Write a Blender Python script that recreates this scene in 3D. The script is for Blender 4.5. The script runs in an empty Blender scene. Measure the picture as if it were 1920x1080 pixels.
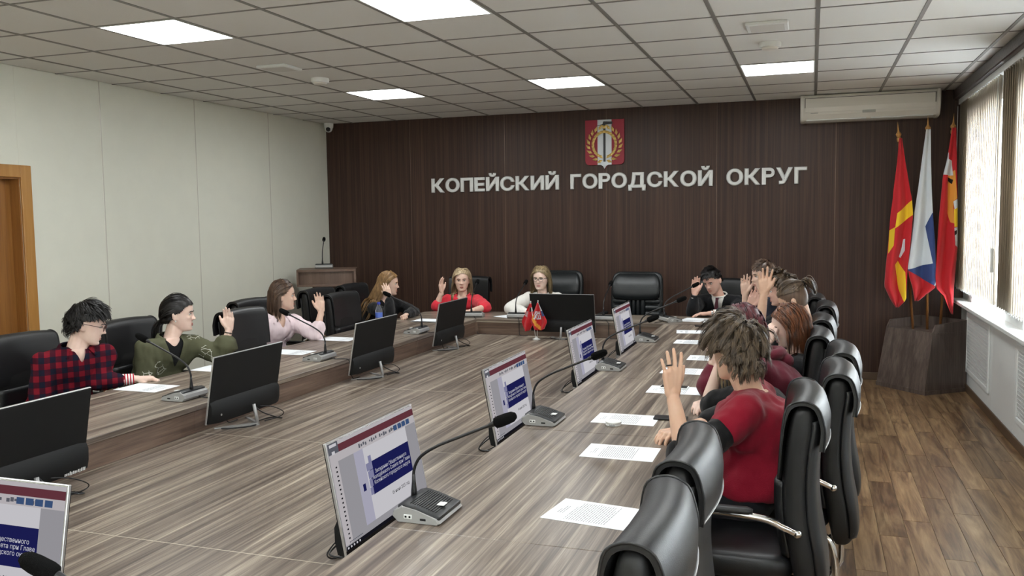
import bpy, bmesh, math, random
from mathutils import Vector, Matrix, Euler, Quaternion, noise
from math import sin, cos, pi, radians as R, sqrt
scene = bpy.context.scene
col = scene.collection
random.seed(7)

# ---------------------------------------------------------------- camera, light, exposure
CAM = bpy.data.cameras.new('camera'); cam = bpy.data.objects.new('camera', CAM); col.objects.link(cam)
cam.location = (1.18289, -9.63930, 1.70724)
cam.rotation_euler = (1.49169166, 0.01317064, 0.33158084)
CAM.sensor_width = 36.0; CAM.lens = 1629.213 / 1920 * 36.0; CAM.clip_start = 0.05
scene.camera = cam
world = bpy.data.worlds.new('world'); scene.world = world; world.use_nodes = True
world.node_tree.nodes['Background'].inputs[0].default_value = (0.86, 0.94, 1.0, 1)
world.node_tree.nodes['Background'].inputs[1].default_value = 6.0
scene.view_settings.view_transform = 'Standard'; scene.view_settings.look = 'None'
scene.view_settings.gamma = 1.0; scene.view_settings.use_curve_mapping = False
scene.view_settings.exposure = 1.80
scene.cycles.use_denoising = True
scene.cycles.max_bounces = 8; scene.cycles.diffuse_bounces = 5; scene.cycles.glossy_bounces = 3
scene.cycles.transparent_max_bounces = 12
scene.cycles.sample_clamp_indirect = 6.0
PANEL_EMIT = 7.5            # strength of the ceiling light diffusers

# ---------------------------------------------------------------- helpers
def srgb(r, g, b):
    f = lambda c: (c / 255 / 12.92) if c / 255 <= 0.04045 else ((c / 255 + 0.055) / 1.055) ** 2.4
    return (f(r), f(g), f(b), 1.0)

def tag(o, label=None, cat=None, group=None, kind=None):
    if label: o['label'] = label
    if cat: o['category'] = cat
    if group: o['group'] = group
    if kind: o['kind'] = kind
    return o

def thing(name, label, cat, loc=(0, 0, 0), rz=0.0, group=None):
    o = bpy.data.objects.new(name, None); col.objects.link(o)
    o.location = loc; o.rotation_euler = (0, 0, rz); o.empty_display_size = 0.1
    return tag(o, label, cat, group)

def link(name, me, mat=None, parent=None):
    o = bpy.data.objects.new(name, me); col.objects.link(o)
    if mat is not None:
        me.materials.clear()
        for m in (mat if isinstance(mat, (list, tuple)) else [mat]): me.materials.append(m)
    if parent is not None: o.parent = parent
    return o

def copy_tree(o, parent=None):
    c = o.copy(); col.objects.link(c); c.parent = parent
    for ch in o.children: copy_tree(ch, c)
    return c

class MB:
    """collects geometry for one mesh"""
    def __init__(s): s.bm = bmesh.new()
    def box(s, x0, x1, y0, y1, z0, z1, bev=0.0, M=None, seg=1):
        r = bmesh.ops.create_cube(s.bm, size=1.0)
        vs = r['verts']
        for v in vs: v.co = Vector(((x0 + x1) / 2 + v.co.x * (x1 - x0), (y0 + y1) / 2 + v.co.y * (y1 - y0), (z0 + z1) / 2 + v.co.z * (z1 - z0)))
        if bev > 0:
            es = list({e for v in vs for e in v.link_edges})
            g = bmesh.ops.bevel(s.bm, geom=es, offset=bev, segments=seg, affect='EDGES', profile=0.5)
            vs = list({v for f in g['faces'] for v in f.verts} | {v for v in vs if v.is_valid})
        if M is not None:
            for v in vs: v.co = M @ v.co
        return s
    def faces(s, verts, faces, M=None):
        vs = [s.bm.verts.new(M @ Vector(v) if M is not None else v) for v in verts]
        for f in faces:
            try: s.bm.faces.new([vs[i] for i in f])
            except ValueError: pass
        return s
    def prism(s, poly, h0, h1, axis='z', M=None):
        """poly of 2-D points extruded along an axis"""
        n = len(poly)
        def P(p, h):
            return {'z': (p[0], p[1], h), 'y': (p[0], h, p[1]), 'x': (h, p[0], p[1])}[axis]
        v = [P(p, h0) for p in poly] + [P(p, h1) for p in poly]
        f = [tuple(range(n))[::-1], tuple(range(n, 2 * n))] + [(i, (i + 1) % n, n + (i + 1) % n, n + i) for i in range(n)]
        return s.faces(v, f, M)
    def rings(s, rings, closed=True, cap=True, M=None):
        n = len(rings[0]); v = [p for r in rings for p in r]; f = []
        for k in range(len(rings) - 1):
            for i in range(n if closed else n - 1):
                j = (i + 1) % n
                f.append((k * n + i, k * n + j, (k + 1) * n + j, (k + 1) * n + i))
        if cap and closed:
            f.append(tuple(range(n))[::-1]); f.append(tuple(range((len(rings) - 1) * n, len(rings) * n)))
        return s.faces(v, f, M)
    def tube(s, path, r, n=8, M=None, cap=True):
        path = [Vector(p) for p in path]; rs = r if isinstance(r, (list, tuple)) else [r] * len(path)
        rings = []; up = None
        for k, p in enumerate(path):
            t = (path[min(k + 1, len(path) - 1)] - path[max(k - 1, 0)]).normalized()
            if up is None:
                up = Vector((0, 0, 1)) if abs(t.z) < 0.9 else Vector((1, 0, 0))
            a = t.cross(up); 
            if a.length < 1e-5: a = t.orthogonal()
            a.normalize(); b = a.cross(t).normalized(); up = b
            rings.append([p + (a * cos(2 * pi * i / n) + b * sin(2 * pi * i / n)) * rs[k] for i in range(n)])
        return s.rings(rings, True, cap, M)
    def lathe(s, prof, n=16, M=None):
        rings = [[(r * cos(2 * pi * i / n), r * sin(2 * pi * i / n), z) for i in range(n)] for r, z in prof]
        return s.rings(rings, True, True, M)
    def ball(s, c, r, M=None, seg=12, scale=(1, 1, 1)):
        g = bmesh.ops.create_uvsphere(s.bm, u_segments=seg, v_segments=max(6, seg * 2 // 3), radius=1.0)
        for v in g['verts']:
            v.co = Vector((c[0] + v.co.x * r * scale[0], c[1] + v.co.y * r * scale[1], c[2] + v.co.z * r * scale[2]))
            if M is not None: v.co = M @ v.co
        return s
    def mesh(s, name, smooth=False, recalc=True):
        if recalc: bmesh.ops.recalc_face_normals(s.bm, faces=s.bm.faces)
        me = bpy.data.meshes.new(name); s.bm.to_mesh(me); s.bm.free()
        if smooth:
            for p in me.polygons: p.use_smooth = True
        return me
    def build(s, name, mat, parent=None, smooth=False):
        return link(name, s.mesh(name, smooth), mat, parent)

def autosmooth(o, ang=40):
    me = o.data
    for p in me.polygons: p.use_smooth = True
    me.set_sharp_from_angle(angle=R(ang))
    return o

def spline(pts, n=8):
    """Catmull-Rom through points"""
    P = [Vector(p) for p in pts]; out = []
    for i in range(len(P) - 1):
        p0 = P[max(i - 1, 0)]; p1 = P[i]; p2 = P[i + 1]; p3 = P[min(i + 2, len(P) - 1)]
        for k in range(n):
            t = k / n
            out.append(0.5 * ((2 * p1) + (p2 - p0) * t + (2 * p0 - 5 * p1 + 4 * p2 - p3) * t * t + (-p0 + 3 * p1 - 3 * p2 + p3) * t ** 3))
    out.append(P[-1]); return out

# ---------------------------------------------------------------- materials
MATS = {}
def nt(name):
    m = bpy.data.materials.new(name); m.use_nodes = True
    t = m.node_tree; b = t.nodes['Principled BSDF']; MATS[name] = m
    return m, t, b
def N(t, typ, **kw):
    n = t.nodes.new(typ)
    for k, v in kw.items():
        if k.startswith('i_'):
            key = k[2:]; key = int(key) if key.isdigit() else key.replace('_', ' ')
            n.inputs[key].default_value = v
        else: setattr(n, k, v)
    return n
def ramp(t, stops, fac=None):
    r = t.nodes.new('ShaderNodeValToRGB'); e = r.color_ramp.elements
    while len(e) < len(stops): e.new(0.5)
    for el, (p, c) in zip(e, stops): el.position = p; el.color = c
    if fac is not None: t.links.new(fac, r.inputs[0])
    return r
def coords(t, scale=(1, 1, 1), kind='Object', rot=(0, 0, 0)):
    tc = t.nodes.new('ShaderNodeTexCoord'); mp = t.nodes.new('ShaderNodeMapping')
    mp.inputs['Scale'].default_value = scale; mp.inputs['Rotation'].default_value = rot
    t.links.new(tc.outputs[kind], mp.inputs[0]); return mp.outputs[0]
def plain(name, c, rough=0.5, metal=0.0, spec=0.5, vary=0.0, bump=0.0, bscale=200.0, coat=0.0, sheen=0.0):
    m, t, b = nt(name)
    b.inputs['Base Color'].default_value = c; b.inputs['Roughness'].default_value = rough
    b.inputs['Metallic'].default_value = metal; b.inputs['Specular IOR Level'].default_value = spec
    b.inputs['Coat Weight'].default_value = coat; b.inputs['Sheen Weight'].default_value = sheen
    if vary or bump:
        v = coords(t)
        if vary:
            n = N(t, 'ShaderNodeTexNoise', i_Scale=6.0, i_Detail=4.0); t.links.new(v, n.inputs['Vector'])
            r = ramp(t, [(0.3, tuple(x * (1 - vary) for x in c[:3]) + (1,)), (0.7, tuple(min(1, x * (1 + vary)) for x in c[:3]) + (1,))], n.outputs[0])
            t.links.new(r.outputs[0], b.inputs['Base Color'])
        if bump:
            n2 = N(t, 'ShaderNodeTexNoise', i_Scale=bscale, i_Detail=3.0); t.links.new(v, n2.inputs['Vector'])
            bp = N(t, 'ShaderNodeBump', i_Strength=bump, i_Distance=0.01); t.links.new(n2.outputs[0], bp.inputs['Height'])
            t.links.new(bp.outputs[0], b.inputs['Normal'])
    return m
def wood(name, stops, scale, rough=0.35, fine=(4, 4, 4), spec=0.5, contrast=0.6, bump=0.0, kind='Object', rand=False, dist=0.6):
    """streaky laminate: scale stretches the noise along the grain"""
    m, t, b = nt(name)
    v = coords(t, scale, kind)
    if rand:
        oi = t.nodes.new('ShaderNodeObjectInfo'); ad = N(t, 'ShaderNodeVectorMath', operation='ADD')
        ml = N(t, 'ShaderNodeMath', operation='MULTIPLY', i_1=91.0); t.links.new(oi.outputs['Random'], ml.inputs[0])
        t.links.new(v, ad.inputs[0]); t.links.new(ml.outputs[0], ad.inputs[1]); v = ad.outputs[0]
    n1 = N(t, 'ShaderNodeTexNoise', i_Scale=1.0, i_Detail=5.0, i_Roughness=0.62, i_Distortion=dist); t.links.new(v, n1.inputs['Vector'])
    mp = N(t, 'ShaderNodeVectorMath', operation='MULTIPLY'); mp.inputs[1].default_value = fine; t.links.new(v, mp.inputs[0])
    n2 = N(t, 'ShaderNodeTexNoise', i_Scale=1.0, i_Detail=3.0, i_Roughness=0.7); t.links.new(mp.outputs[0], n2.inputs['Vector'])
    mx = N(t, 'ShaderNodeMix', data_type='FLOAT', i_0=1 - contrast); t.links.new(n1.outputs[0], mx.inputs[2]); t.links.new(n2.outputs[0], mx.inputs[3])
    r = ramp(t, stops, mx.outputs[0]); outc = r.outputs[0]
    if rand:
        mr = N(t, 'ShaderNodeMapRange'); mr.inputs[3].default_value = .72; mr.inputs[4].default_value = 1.12; t.links.new(oi.outputs['Random'], mr.inputs[0])
        mc = N(t, 'ShaderNodeVectorMath', operation='SCALE'); t.links.new(outc, mc.inputs[0]); t.links.new(mr.outputs[0], mc.inputs['Scale']); outc = mc.outputs[0]
    t.links.new(outc, b.inputs['Base Color'])
    b.inputs['Roughness'].default_value = rough; b.inputs['Specular IOR Level'].default_value = spec
    if bump:
        bp = N(t, 'ShaderNodeBump', i_Strength=bump, i_Distance=0.004); t.links.new(n2.outputs[0], bp.inputs['Height']); t.links.new(bp.outputs[0], b.inputs['Normal'])
    return m
def emit(name, c, s):
    m = bpy.data.materials.new(name); m.use_nodes = True; t = m.node_tree; t.nodes.clear()
    o = t.nodes.new('ShaderNodeOutputMaterial'); e = N(t, 'ShaderNodeEmission'); e.inputs[0].default_value = c; e.inputs[1].default_value = s
    t.links.new(e.outputs[0], o.inputs[0]); MATS[name] = m; return m

TW = [(0.25, srgb(54, 45, 40)), (0.40, srgb(84, 73, 65)), (0.50, srgb(116, 104, 93)), (0.57, srgb(144, 132, 118)), (0.67, srgb(188, 178, 160))]
M_TOP_Y = wood('laminate_grain_y', TW, (30, 0.75, 30), rough=0.34, fine=(4, 2, 4), contrast=.66)
M_TOP_X = wood('laminate_grain_x', TW, (0.75, 30, 30), rough=0.34, fine=(2, 4, 4), contrast=.66)
TF = [(0.28, srgb(66, 52, 44)), (0.45, srgb(92, 74, 63)), (0.58, srgb(116, 96, 83)), (0.75, srgb(140, 119, 104))]
M_FASC_Y = wood('fascia_grain_y', TF, (22, 0.9, 22), rough=0.38, fine=(5, 3, 5))
M_FASC_X = wood('fascia_grain_x', TF, (0.9, 22, 22), rough=0.38, fine=(3, 5, 5))
BW = [(0.25, srgb(42, 29, 25)), (0.46, srgb(60, 42, 35)), (0.58, srgb(76, 55, 45)), (0.78, srgb(96, 71, 57))]
M_PANEL = wood('dark_wood_panel', BW, (26, 26, 0.35), rough=0.44, spec=0.3, fine=(4, 4, 2), contrast=0.55, kind='Object')
M_LECT = wood('lectern_wood', [(0.25, srgb(84, 64, 54)), (0.5, srgb(106, 84, 71)), (0.75, srgb(128, 104, 90))], (0.9, 24, 24) , rough=0.4)
M_LECTV = wood('lectern_wood_vertical', [(0.25, srgb(78, 60, 52)), (0.5, srgb(100, 80, 68)), (0.75, srgb(122, 100, 86))], (22, 22, 0.9), rough=0.4)
M_STAND = wood('flag_stand_wood', [(0.25, srgb(62, 52, 48)), (0.45, srgb(86, 74, 68)), (0.6, srgb(108, 95, 87)), (0.78, srgb(132, 118, 108))], (14, 14, 0.7), rough=0.4)
M_DOOR = wood('oak_veneer', [(0.25, srgb(120, 78, 34)), (0.5, srgb(146, 98, 46)), (0.75, srgb(166, 116, 60))], (24, 24, 0.8), rough=0.4)
M_DOORF = wood('oak_frame', [(0.25, srgb(158, 110, 52)), (0.5, srgb(178, 128, 66)), (0.75, srgb(192, 144, 82))], (24, 24, 0.8), rough=0.4)
M_FLOOR = wood('oak_plank', [(0.28, srgb(58, 41, 28)), (0.41, srgb(100, 76, 53)), (0.50, srgb(130, 103, 74)), (0.60, srgb(154, 127, 94)), (0.74, srgb(184, 158, 122))], (15, 1.5, 15), rough=0.33, fine=(4, 2, 4), contrast=0.78, rand=True, dist=1.2)
M_BASE = plain('baseboard_brown', srgb(96, 78, 62), 0.4)
M_WALL = plain('cream_wall_panel', srgb(228, 229, 216), 0.5, vary=0.015)
M_WHITE = plain('white_paint', srgb(226, 228, 226), 0.45)
M_TILE = plain('ceiling_tile', srgb(222, 221, 217), 0.9, spec=0.2, bump=0.15, bscale=90)
M_GRID = plain('ceiling_grid', srgb(128, 125, 120), 0.5)
M_GAP = plain('ceiling_backing', srgb(60, 58, 56), 0.9)
M_ALU = plain('aluminium', srgb(190, 190, 190), 0.3, metal=1.0)
M_CHROME = plain('chrome', srgb(225, 225, 225), 0.08, metal=1.0)
M_BLACKP = plain('black_plastic', srgb(24, 24, 26), 0.35)
M_BLACKM = plain('black_matt_plastic', srgb(20, 20, 21), 0.5)
M_FOAM = plain('black_foam', srgb(14, 14, 14), 0.95, spec=0.1, bump=0.6, bscale=900)
M_GREYP = plain('grey_plastic', srgb(150, 150, 148), 0.35)
M_PAPER = plain('paper', srgb(236, 240, 244), 0.8)
M_INK = plain('printed_ink', srgb(122, 124, 130), 0.8)
M_DIFF = emit('light_diffuser', (0.97, 1.0, 1.0, 1), PANEL_EMIT)
M_ACW = plain('air_conditioner_plastic', srgb(220, 216, 208), 0.35)
M_DARK = plain('dark_gap', srgb(18, 18, 18), 0.7)
# ---------------------------------------------------------------- room shell
XL, XR, YB, YN, HC = -4.58, 2.62, 0.0, -11.5, 2.92
def struct(o): o['kind'] = 'structure'; return o

# floor: slab plus planks (nearest strips are separate planks)
PW, PL = 0.1405, 1.0
floor = struct(MB().box(XL - .1, XR + .3, YN - .1, YB + .15, -0.12, -0.006).build('floor', M_DARK))
plank_me = MB().box(-PW / 2 + .0006, PW / 2 - .0006, -PL / 2 + .0006, PL / 2 - .0006, -0.006, 0.0, bev=0.0009).mesh('plank')
plank_me.materials.append(M_FLOOR)
rest = MB(); nst = int((XR - XL) / PW) + 1; x_first = 1.6155 - PW / 2 - 40 * PW
npl = 0
for k in range(-12, nst + 8):
    xc = x_first + k * PW + PW / 2
    if xc < XL or xc > XR + .02: continue
    off = {0: -0.03, 1: -0.75, 2: -0.29, 3: -0.55}[k % 4] - 1.0
    for j in range(-1, 12):
        yc = 0.3 + off + 1.0 - j * PL - 0.5
        if yc - PL / 2 > 0 or yc + PL / 2 < YN: continue
        if xc > 0.62 and yc > -10.0 and npl < 300:
            o = bpy.data.objects.new('plank', plank_me); col.objects.link(o); o.parent = floor; o.location = (xc, yc, 0); npl += 1
        else:
            rest.box(xc - PW / 2 + .0006, xc + PW / 2 - .0006, yc - PL / 2 + .0006, yc + PL / 2 - .0006, -0.006, 0.0)
tag(rest.build('planks_under_table', M_FLOOR, floor), kind='stuff')

# ceiling: backing slab, T-grid and mineral tiles
ceiling = struct(MB().box(XL - .1, XR + .3, YN - .1, YB + .15, HC + .012, HC + .1).build('ceiling', M_GAP))
grid = MB(); T = 0.6
xs = [T * i for i in range(-7, 5)]; ys = [0.082 - T * r for r in range(1, 20)]
for x in xs: grid.box(x - .012, x + .012, YN, YB, HC - .004, HC + .013)
for y in ys: grid.box(XL, XR, y - .008, y + .008, HC - .0035, HC + .0125)
grid.build('ceiling_grid', M_GRID, ceiling)
tile_cache = {}
xb = [XL] + xs + [XR]; yb = [YB] + ys + [YN]
LIGHTS = [(-5, 3), (-2, 3), (1, 3), (-5, 8), (-2, 8), (1, 8), (-5, 13), (-2, 13), (1, 13), (-5, 18), (-2, 18), (1, 18)]
lightcells = {(round(i * T, 3), round(0.082 - r * T, 3)) for i, r in LIGHTS}
for a in range(len(xb) - 1):
    for b in range(len(yb) - 1):
        x0, x1, y1, y0 = xb[a], xb[a + 1], yb[b], yb[b + 1]
        if (round(x0, 3), round(y1, 3)) in lightcells: continue
        w, d = round(x1 - x0 - .022, 4), round(y1 - y0 - .014, 4)
        if (w, d) not in tile_cache:
            me = MB().box(-w / 2, w / 2, -d / 2, d / 2, 0, .012, bev=.002).mesh('ceiling_tile'); me.materials.append(M_TILE); tile_cache[(w, d)] = me
        o = bpy.data.objects.new('ceiling_tile', tile_cache[(w, d)]); col.objects.link(o); o.parent = ceiling
        o.location = ((x0 + x1) / 2, (y0 + y1) / 2, HC)
# recessed light panels
LP_LABEL = {(-5, 3): 'square ceiling light panel nearest the corner camera', (-2, 3): 'square ceiling light panel in the middle before the shield emblem',
            (1, 3): 'square ceiling light panel nearest the air conditioner', (-5, 8): 'large square ceiling light panel above the left wall',
            (-2, 8): 'large square ceiling light panel cut by the top of the picture'}
def light_panel(i, r):
    x0, y1 = i * T + .012, 0.082 - r * T - .008; x1, y0 = x0 + T - .024, y1 - T + .016
    t = thing('ceiling_light', LP_LABEL.get((i, r), 'square recessed ceiling light panel over the near part of the room'), 'ceiling light', ((x0 + x1) / 2, (y0 + y1) / 2, HC - .002), group='square recessed ceiling lights')
    w, d = (x1 - x0) / 2, (y1 - y0) / 2
    f = MB(); e = .012
    f.box(-w, w, -d, -d + e, -.004, .012); f.box(-w, w, d - e, d, -.004, .012); f.box(-w, -w + e, -d + e, d - e, -.004, .012); f.box(w - e, w, -d + e, d - e, -.004, .012)
    f.build('frame', M_WHITE, t)
    g = MB(); n = 24
    for k in range(n):   # prismatic diffuser, shallow ribs
        a0 = -w + e + (2 * w - 2 * e) * k / n; a1 = -w + e + (2 * w - 2 * e) * (k + 1) / n
        g.faces([(a0, -d + e, .006), ((a0 + a1) / 2, -d + e, .001), (a1, -d + e, .006), (a0, d - e, .006), ((a0 + a1) / 2, d - e, .001), (a1, d - e, .006)], [(0, 1, 4, 3), (1, 2, 5, 4)])
    g.build('diffuser', M_DIFF, t)
for i, r in LIGHTS: light_panel(i, r)

# back wall of dark wood panels
wall_back = struct(MB().box(XL - .1, XR + .3, 0.006, 0.15, 0, HC + .1).build('wall_back', M_DARK))
seams = [XL, -3.43, -2.218, -1.007, 0.204, 1.405, XR]
for a, b in zip(seams, seams[1:]):
    MB().box(a + .002, b - .002, 0.0, 0.012, 0.0, HC, bev=.0015).build('wall_panel', M_PANEL, wall_back)
M_STRIP = plain('bronze_strip', srgb(120, 100, 88), 0.3, metal=0.6)
for a in seams[1:-1]: MB().box(a - .002, a + .002, 0.0015, 0.012, 0.0, HC).build('seam_strip', M_STRIP, wall_back)
struct(MB().box(XL, XR, -0.016, 0.0, 0, .075, bev=.004).build('baseboard_back', M_BASE))

# left wall of cream panels with a door
DY0, DY1, DZ = -5.46, -4.515, 2.075
wl = MB().box(XL - .15, XL - .006, DY1, YB, 0, HC + .1).box(XL - .15, XL - .006, YN, DY0, 0, HC + .1).box(XL - .15, XL - .006, DY0, DY1, DZ, HC + .1)
wall_left = struct(wl.build('wall_left', M_WALL))
ls = [0.0, -1.232, -2.463, -3.673, -4.515, -5.46, -6.9, -8.1, -9.3, -10.5, YN]
for a, b in zip(ls, ls[1:]):
    z0 = DZ if (a, b) == (-4.515, -5.46) else 0.0
    MB().box(XL - .012, XL, b + .0006, a - .0006, z0, HC, bev=.0006).build('wall_panel', M_WALL, wall_left)
M_CSTRIP = plain('cream_seam_strip', srgb(205, 202, 190), 0.25, spec=0.7)
for a in (-1.232, -2.463, -3.673): MB().box(XL - .012, XL + .0012, a - .006, a + .006, 0, HC, bev=.001).build('seam_strip', M_CSTRIP, wall_left)
struct(MB().box(XL, XL + .014, DY1 + .1, YB - .016, 0, .075, bev=.004).build('baseboard_left', M_BASE))
d1 = bpy.data.objects.new('door_1', None); col.objects.link(d1); d1.location = (XL, (DY0 + DY1) / 2, 0); struct(d1)
fw = .095; hw = (DY1 - DY0) / 2
MB().box(0, .02, hw, hw + fw, 0, DZ + fw, bev=.004).build('door_frame', M_DOORF, d1)
MB().box(0, .02, -hw - fw, -hw, 0, DZ + fw, bev=.004).build('door_frame', M_DOORF, d1)
MB().box(0, .02, -hw, hw, DZ, DZ + fw, bev=.004).build('door_frame', M_DOORF, d1)
MB().box(-.13, 0, hw - .012, hw, 0, DZ).box(-.13, 0, -hw, -hw + .012, 0, DZ).box(-.13, 0, -hw + .012, hw - .012, DZ - .012, DZ).build('door_jamb', M_DOOR, d1)
MB().box(-.13, -.09, -hw + .012, hw - .012, 0.005, DZ - .012, bev=.002).build('door_leaf', M_DOOR, d1)

# near wall (behind the camera)
wall_near = struct(MB().box(XL - .1, XR + .3, YN - .15, YN, 0, HC + .1).build('wall_near', M_WALL))

# right wall: parapet, piers, header, windows
ZS = 0.865
OPEN = [(-1.98, -0.50), (-4.35, -2.62), (-6.75, -5.02), (-9.15, -7.42), (-11.2, -9.82)]
w = MB().box(XR, XR + .28, YN, YB, 0, ZS - .03).box(XR, XR + .28, YN, YB, 2.62, HC + .1)
edges = [YB] + [v for o in OPEN for v in (o[1], o[0])] + [YN]
for k in range(0, len(edges), 2): w.box(XR, XR + .28, edges[k + 1], edges[k], ZS - .03, 2.62)
wall_right = struct(w.build('wall_right', M_WHITE))
pj = [0, -0.30, -1.62, -2.46, -3.78, -4.62, -5.94, -6.8, -8.1, -9.0, -10.3, YN]
for a, b in zip(pj, pj[1:]):
    MB().box(XR - .012, XR, b + .0015, a - .0015, .06, ZS - .031, bev=.0015).build('wall_panel', M_WHITE, wall_right)
struct(MB().box(XR - .026, XR - .012, YN, YB - .016, 0, .075, bev=.004).build('baseboard_right', M_BASE))
M_GLASS = bpy.data.materials.new('window_glass'); M_GLASS.use_nodes = True
_t = M_GLASS.node_tree; _t.nodes.clear(); _o = _t.nodes.new('ShaderNodeOutputMaterial'); _mx = N(_t, 'ShaderNodeMixShader', i_0=0.08)
_tr = N(_t, 'ShaderNodeBsdfTransparent'); _gl = N(_t, 'ShaderNodeBsdfGlossy', i_Roughness=0.02)
_t.links.new(_tr.outputs[0], _mx.inputs[1]); _t.links.new(_gl.outputs[0], _mx.inputs[2]); _t.links.new(_mx.outputs[0], _o.inputs[0])
for k, (y0, y1) in enumerate(OPEN):
    wd = bpy.data.objects.new('window_%d' % (k + 1), None); col.objects.link(wd); struct(wd); wd.location = (XR + .2, (y0 + y1) / 2, ZS - .03)
    h = (y1 - y0) / 2; zt = 2.62 - ZS + .03
    f = MB().box(-.03, .03, -h, -h + .06, 0, zt).box(-.03, .03, h - .06, h, 0, zt).box(-.03, .03, -h + .06, h - .06, 0, .06).box(-.03, .03, -h + .06, h - .06, zt - .06, zt).box(-.03, .03, -.03, .03, .06, zt - .06)
    f.build('window_frame', M_WHITE, wd)
    for s in (-1, 1):
        a, b = sorted((s * .03, s * (h - .06)))
        MB().box(-.004, .004, a, b, .06, zt - .06).build('pane', M_GLASS, wd)
trim1 = struct(bpy.data.objects.new('trim_1', None)); col.objects.link(trim1); trim1.location = (XR, 0, ZS)
for a, b in zip([0, -2.18, -4.5, -6.9, -9.3], [-2.18, -4.5, -6.9, -9.3, YN]):
    MB().box(-.115, .2, b + .0015, a - .0015, -.032, 0, bev=.006, seg=2).build('window_sill', M_WHITE, trim1)
M_CORN = plain('dark_cornice', srgb(74, 66, 66), 0.4, bump=0.5, bscale=60)
trim2 = struct(MB().box(XR - .14, XR, YN, YB, HC - .105, HC - .004, bev=.008).build('trim_2', M_CORN))
M_BLIND, _t, _b = nt('blind_fabric')
_b.inputs['Base Color'].default_value = srgb(190, 178, 162); _b.inputs['Roughness'].default_value = 0.9
_b.inputs['Specular IOR Level'].default_value = 0.1
_tl = N(_t, 'ShaderNodeBsdfTranslucent'); _tl.inputs[0].default_value = srgb(232, 222, 204); _mx = N(_t, 'ShaderNodeMixShader', i_0=0.22)
_out = [n for n in _t.nodes if n.type == 'OUTPUT_MATERIAL'][0]
_t.links.new(_b.outputs[0], _mx.inputs[1]); _t.links.new(_tl.outputs[0], _mx.inputs[2]); _t.links.new(_mx.outputs[0], _out.inputs[0])
BX = XR - .075
slat = MB()
n = 6
prof = [(-.0445 + .089 * k / n, 0.004 * (1 - ((k / n) * 2 - 1) ** 2)) for k in range(n + 1)]
slat.rings([[(p[1], p[0], z) for p in prof] + [(p[1] + .0008, p[0], z) for p in reversed(prof)] for z in (0.0, 1.78)], True, True)
slat_me = slat.mesh('slat', True); slat_me.materials.append(M_BLIND)
SLB = 0.985
blinds = []
for nm, ya, yb_, lab in (('vertical_blind', -2.075, -0.06, 'closed cream vertical blind hanging beside the three flags'), ('vertical_blind', -9.9, -2.085, 'closed cream vertical blind at the picture edge, nearer than the flags')):
    t = thing('vertical_blind', lab, 'blind', (BX, yb_, SLB), group='vertical blinds')
    MB().box(-.022, .022, ya - yb_, 0, 1.78, HC - .105 - SLB + .004, bev=.003).build('head_rail', M_WHITE, t)
    k = 0; y = -.045
    while y > ya - yb_ + .03:
        o = bpy.data.objects.new('slat', slat_me); col.objects.link(o); o.parent = t; o.location = (0, y, 0); o.rotation_euler = (0, 0, R(-24)); y -= .078
    ch = MB(); y = -.045; pts = []
    while y > ya - yb_ + .03:
        pts += [(.0, y + .036, .004), (.0, y, -.022), (.0, y - .036, .004)]; y -= .078
    ch.tube(pts, .0016, 5).build('bead_chain', M_WHITE, t)
    cordy = -0.06 if yb_ > -1 else 0.02
    MB().tube(spline([(-.035, cordy, 1.76), (-.036, cordy, .9), (-.04, cordy - .004, .45)], 6), .0022, 6).build('pull_cord', M_WHITE, t)
    MB().box(-.052, -.03, cordy - .02, cordy + .012, .26, .45, bev=.006).build('cord_weight', M_WHITE, t)
# radiator grilles
M_HOLE = plain('grille_dark', srgb(40, 42, 42), 0.8)
def grille(y1, y0, lab):
    t = thing('radiator_grille', lab, 'grille', (XR - .012, (y0 + y1) / 2, .19), group='white perforated radiator grilles')
    h = (y1 - y0) / 2; H = .575; e = .045
    MB().box(-.016, 0, -h, -h + e, 0, H, bev=.005).box(-.016, 0, h - e, h, 0, H, bev=.005).box(-.016, 0, -h + e, h - e, 0, e, bev=.005).box(-.016, 0, -h + e, h - e, H - e, H, bev=.005).build('frame', M_WHITE, t)
    MB().box(-.003, 0, -h + e, h - e, e, H - e).build('backing', M_HOLE, t)
    g = MB(); step = .030
    y = -h + e + step / 2
    while y < h - e: g.box(-.0075, -.003, y - .0042, y + .0042, e, H - e); y += step
    z = e + step / 2
    while z < H - e: g.box(-.009, -.0075, -h + e, h - e, z - .0042, z + .0042); z += step
    g.build('mesh_screen', M_WHITE, t)
grille(-.40, -1.53, 'white perforated radiator grille behind the flag stand')
grille(-2.56, -3.70, 'white perforated radiator grille at the right picture edge')

# air conditioner under the ceiling
ac = thing('air_conditioner', 'long white air conditioner mounted high on the dark wood wall', 'air conditioner', (1.70, 0.0, 2.655))
W2 = .645
prof = [(0, .0), (-.13, -.002), (-.20, .012), (-.24, .06), (-.255, .13), (-.25, .235), (-.235, .255), (0, .255)]
MB().rings([[(x, p[0], p[1]) for p in prof] for x in (-W2 + .03, W2 - .03)]).build('body', M_ACW, ac)
for s in (-1, 1):
    pr = [(p[0] * 1.03 - .004 * (p[0] < 0), p[1] * 1.01 + (.0 if p[1] > .1 else -.003)) for p in prof]
    autosmooth(MB().rings([[(s * (W2 - .035), p[0], p[1]) for p in pr], [(s * (W2 - .008), p[0], p[1]) for p in pr], [(s * W2, p[0] * .96, .01 + p[1] * .95) for p in pr]]).build('end_cap', M_ACW, ac), 50)
MB().prism([(-.2595, .085), (-.2655, .13), (-.2605, .222), (-.2505, .222), (-.2555, .13), (-.2495, .085)], -W2 + .05, W2 - .05, 'x').build('front_panel', M_ACW, ac)
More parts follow.
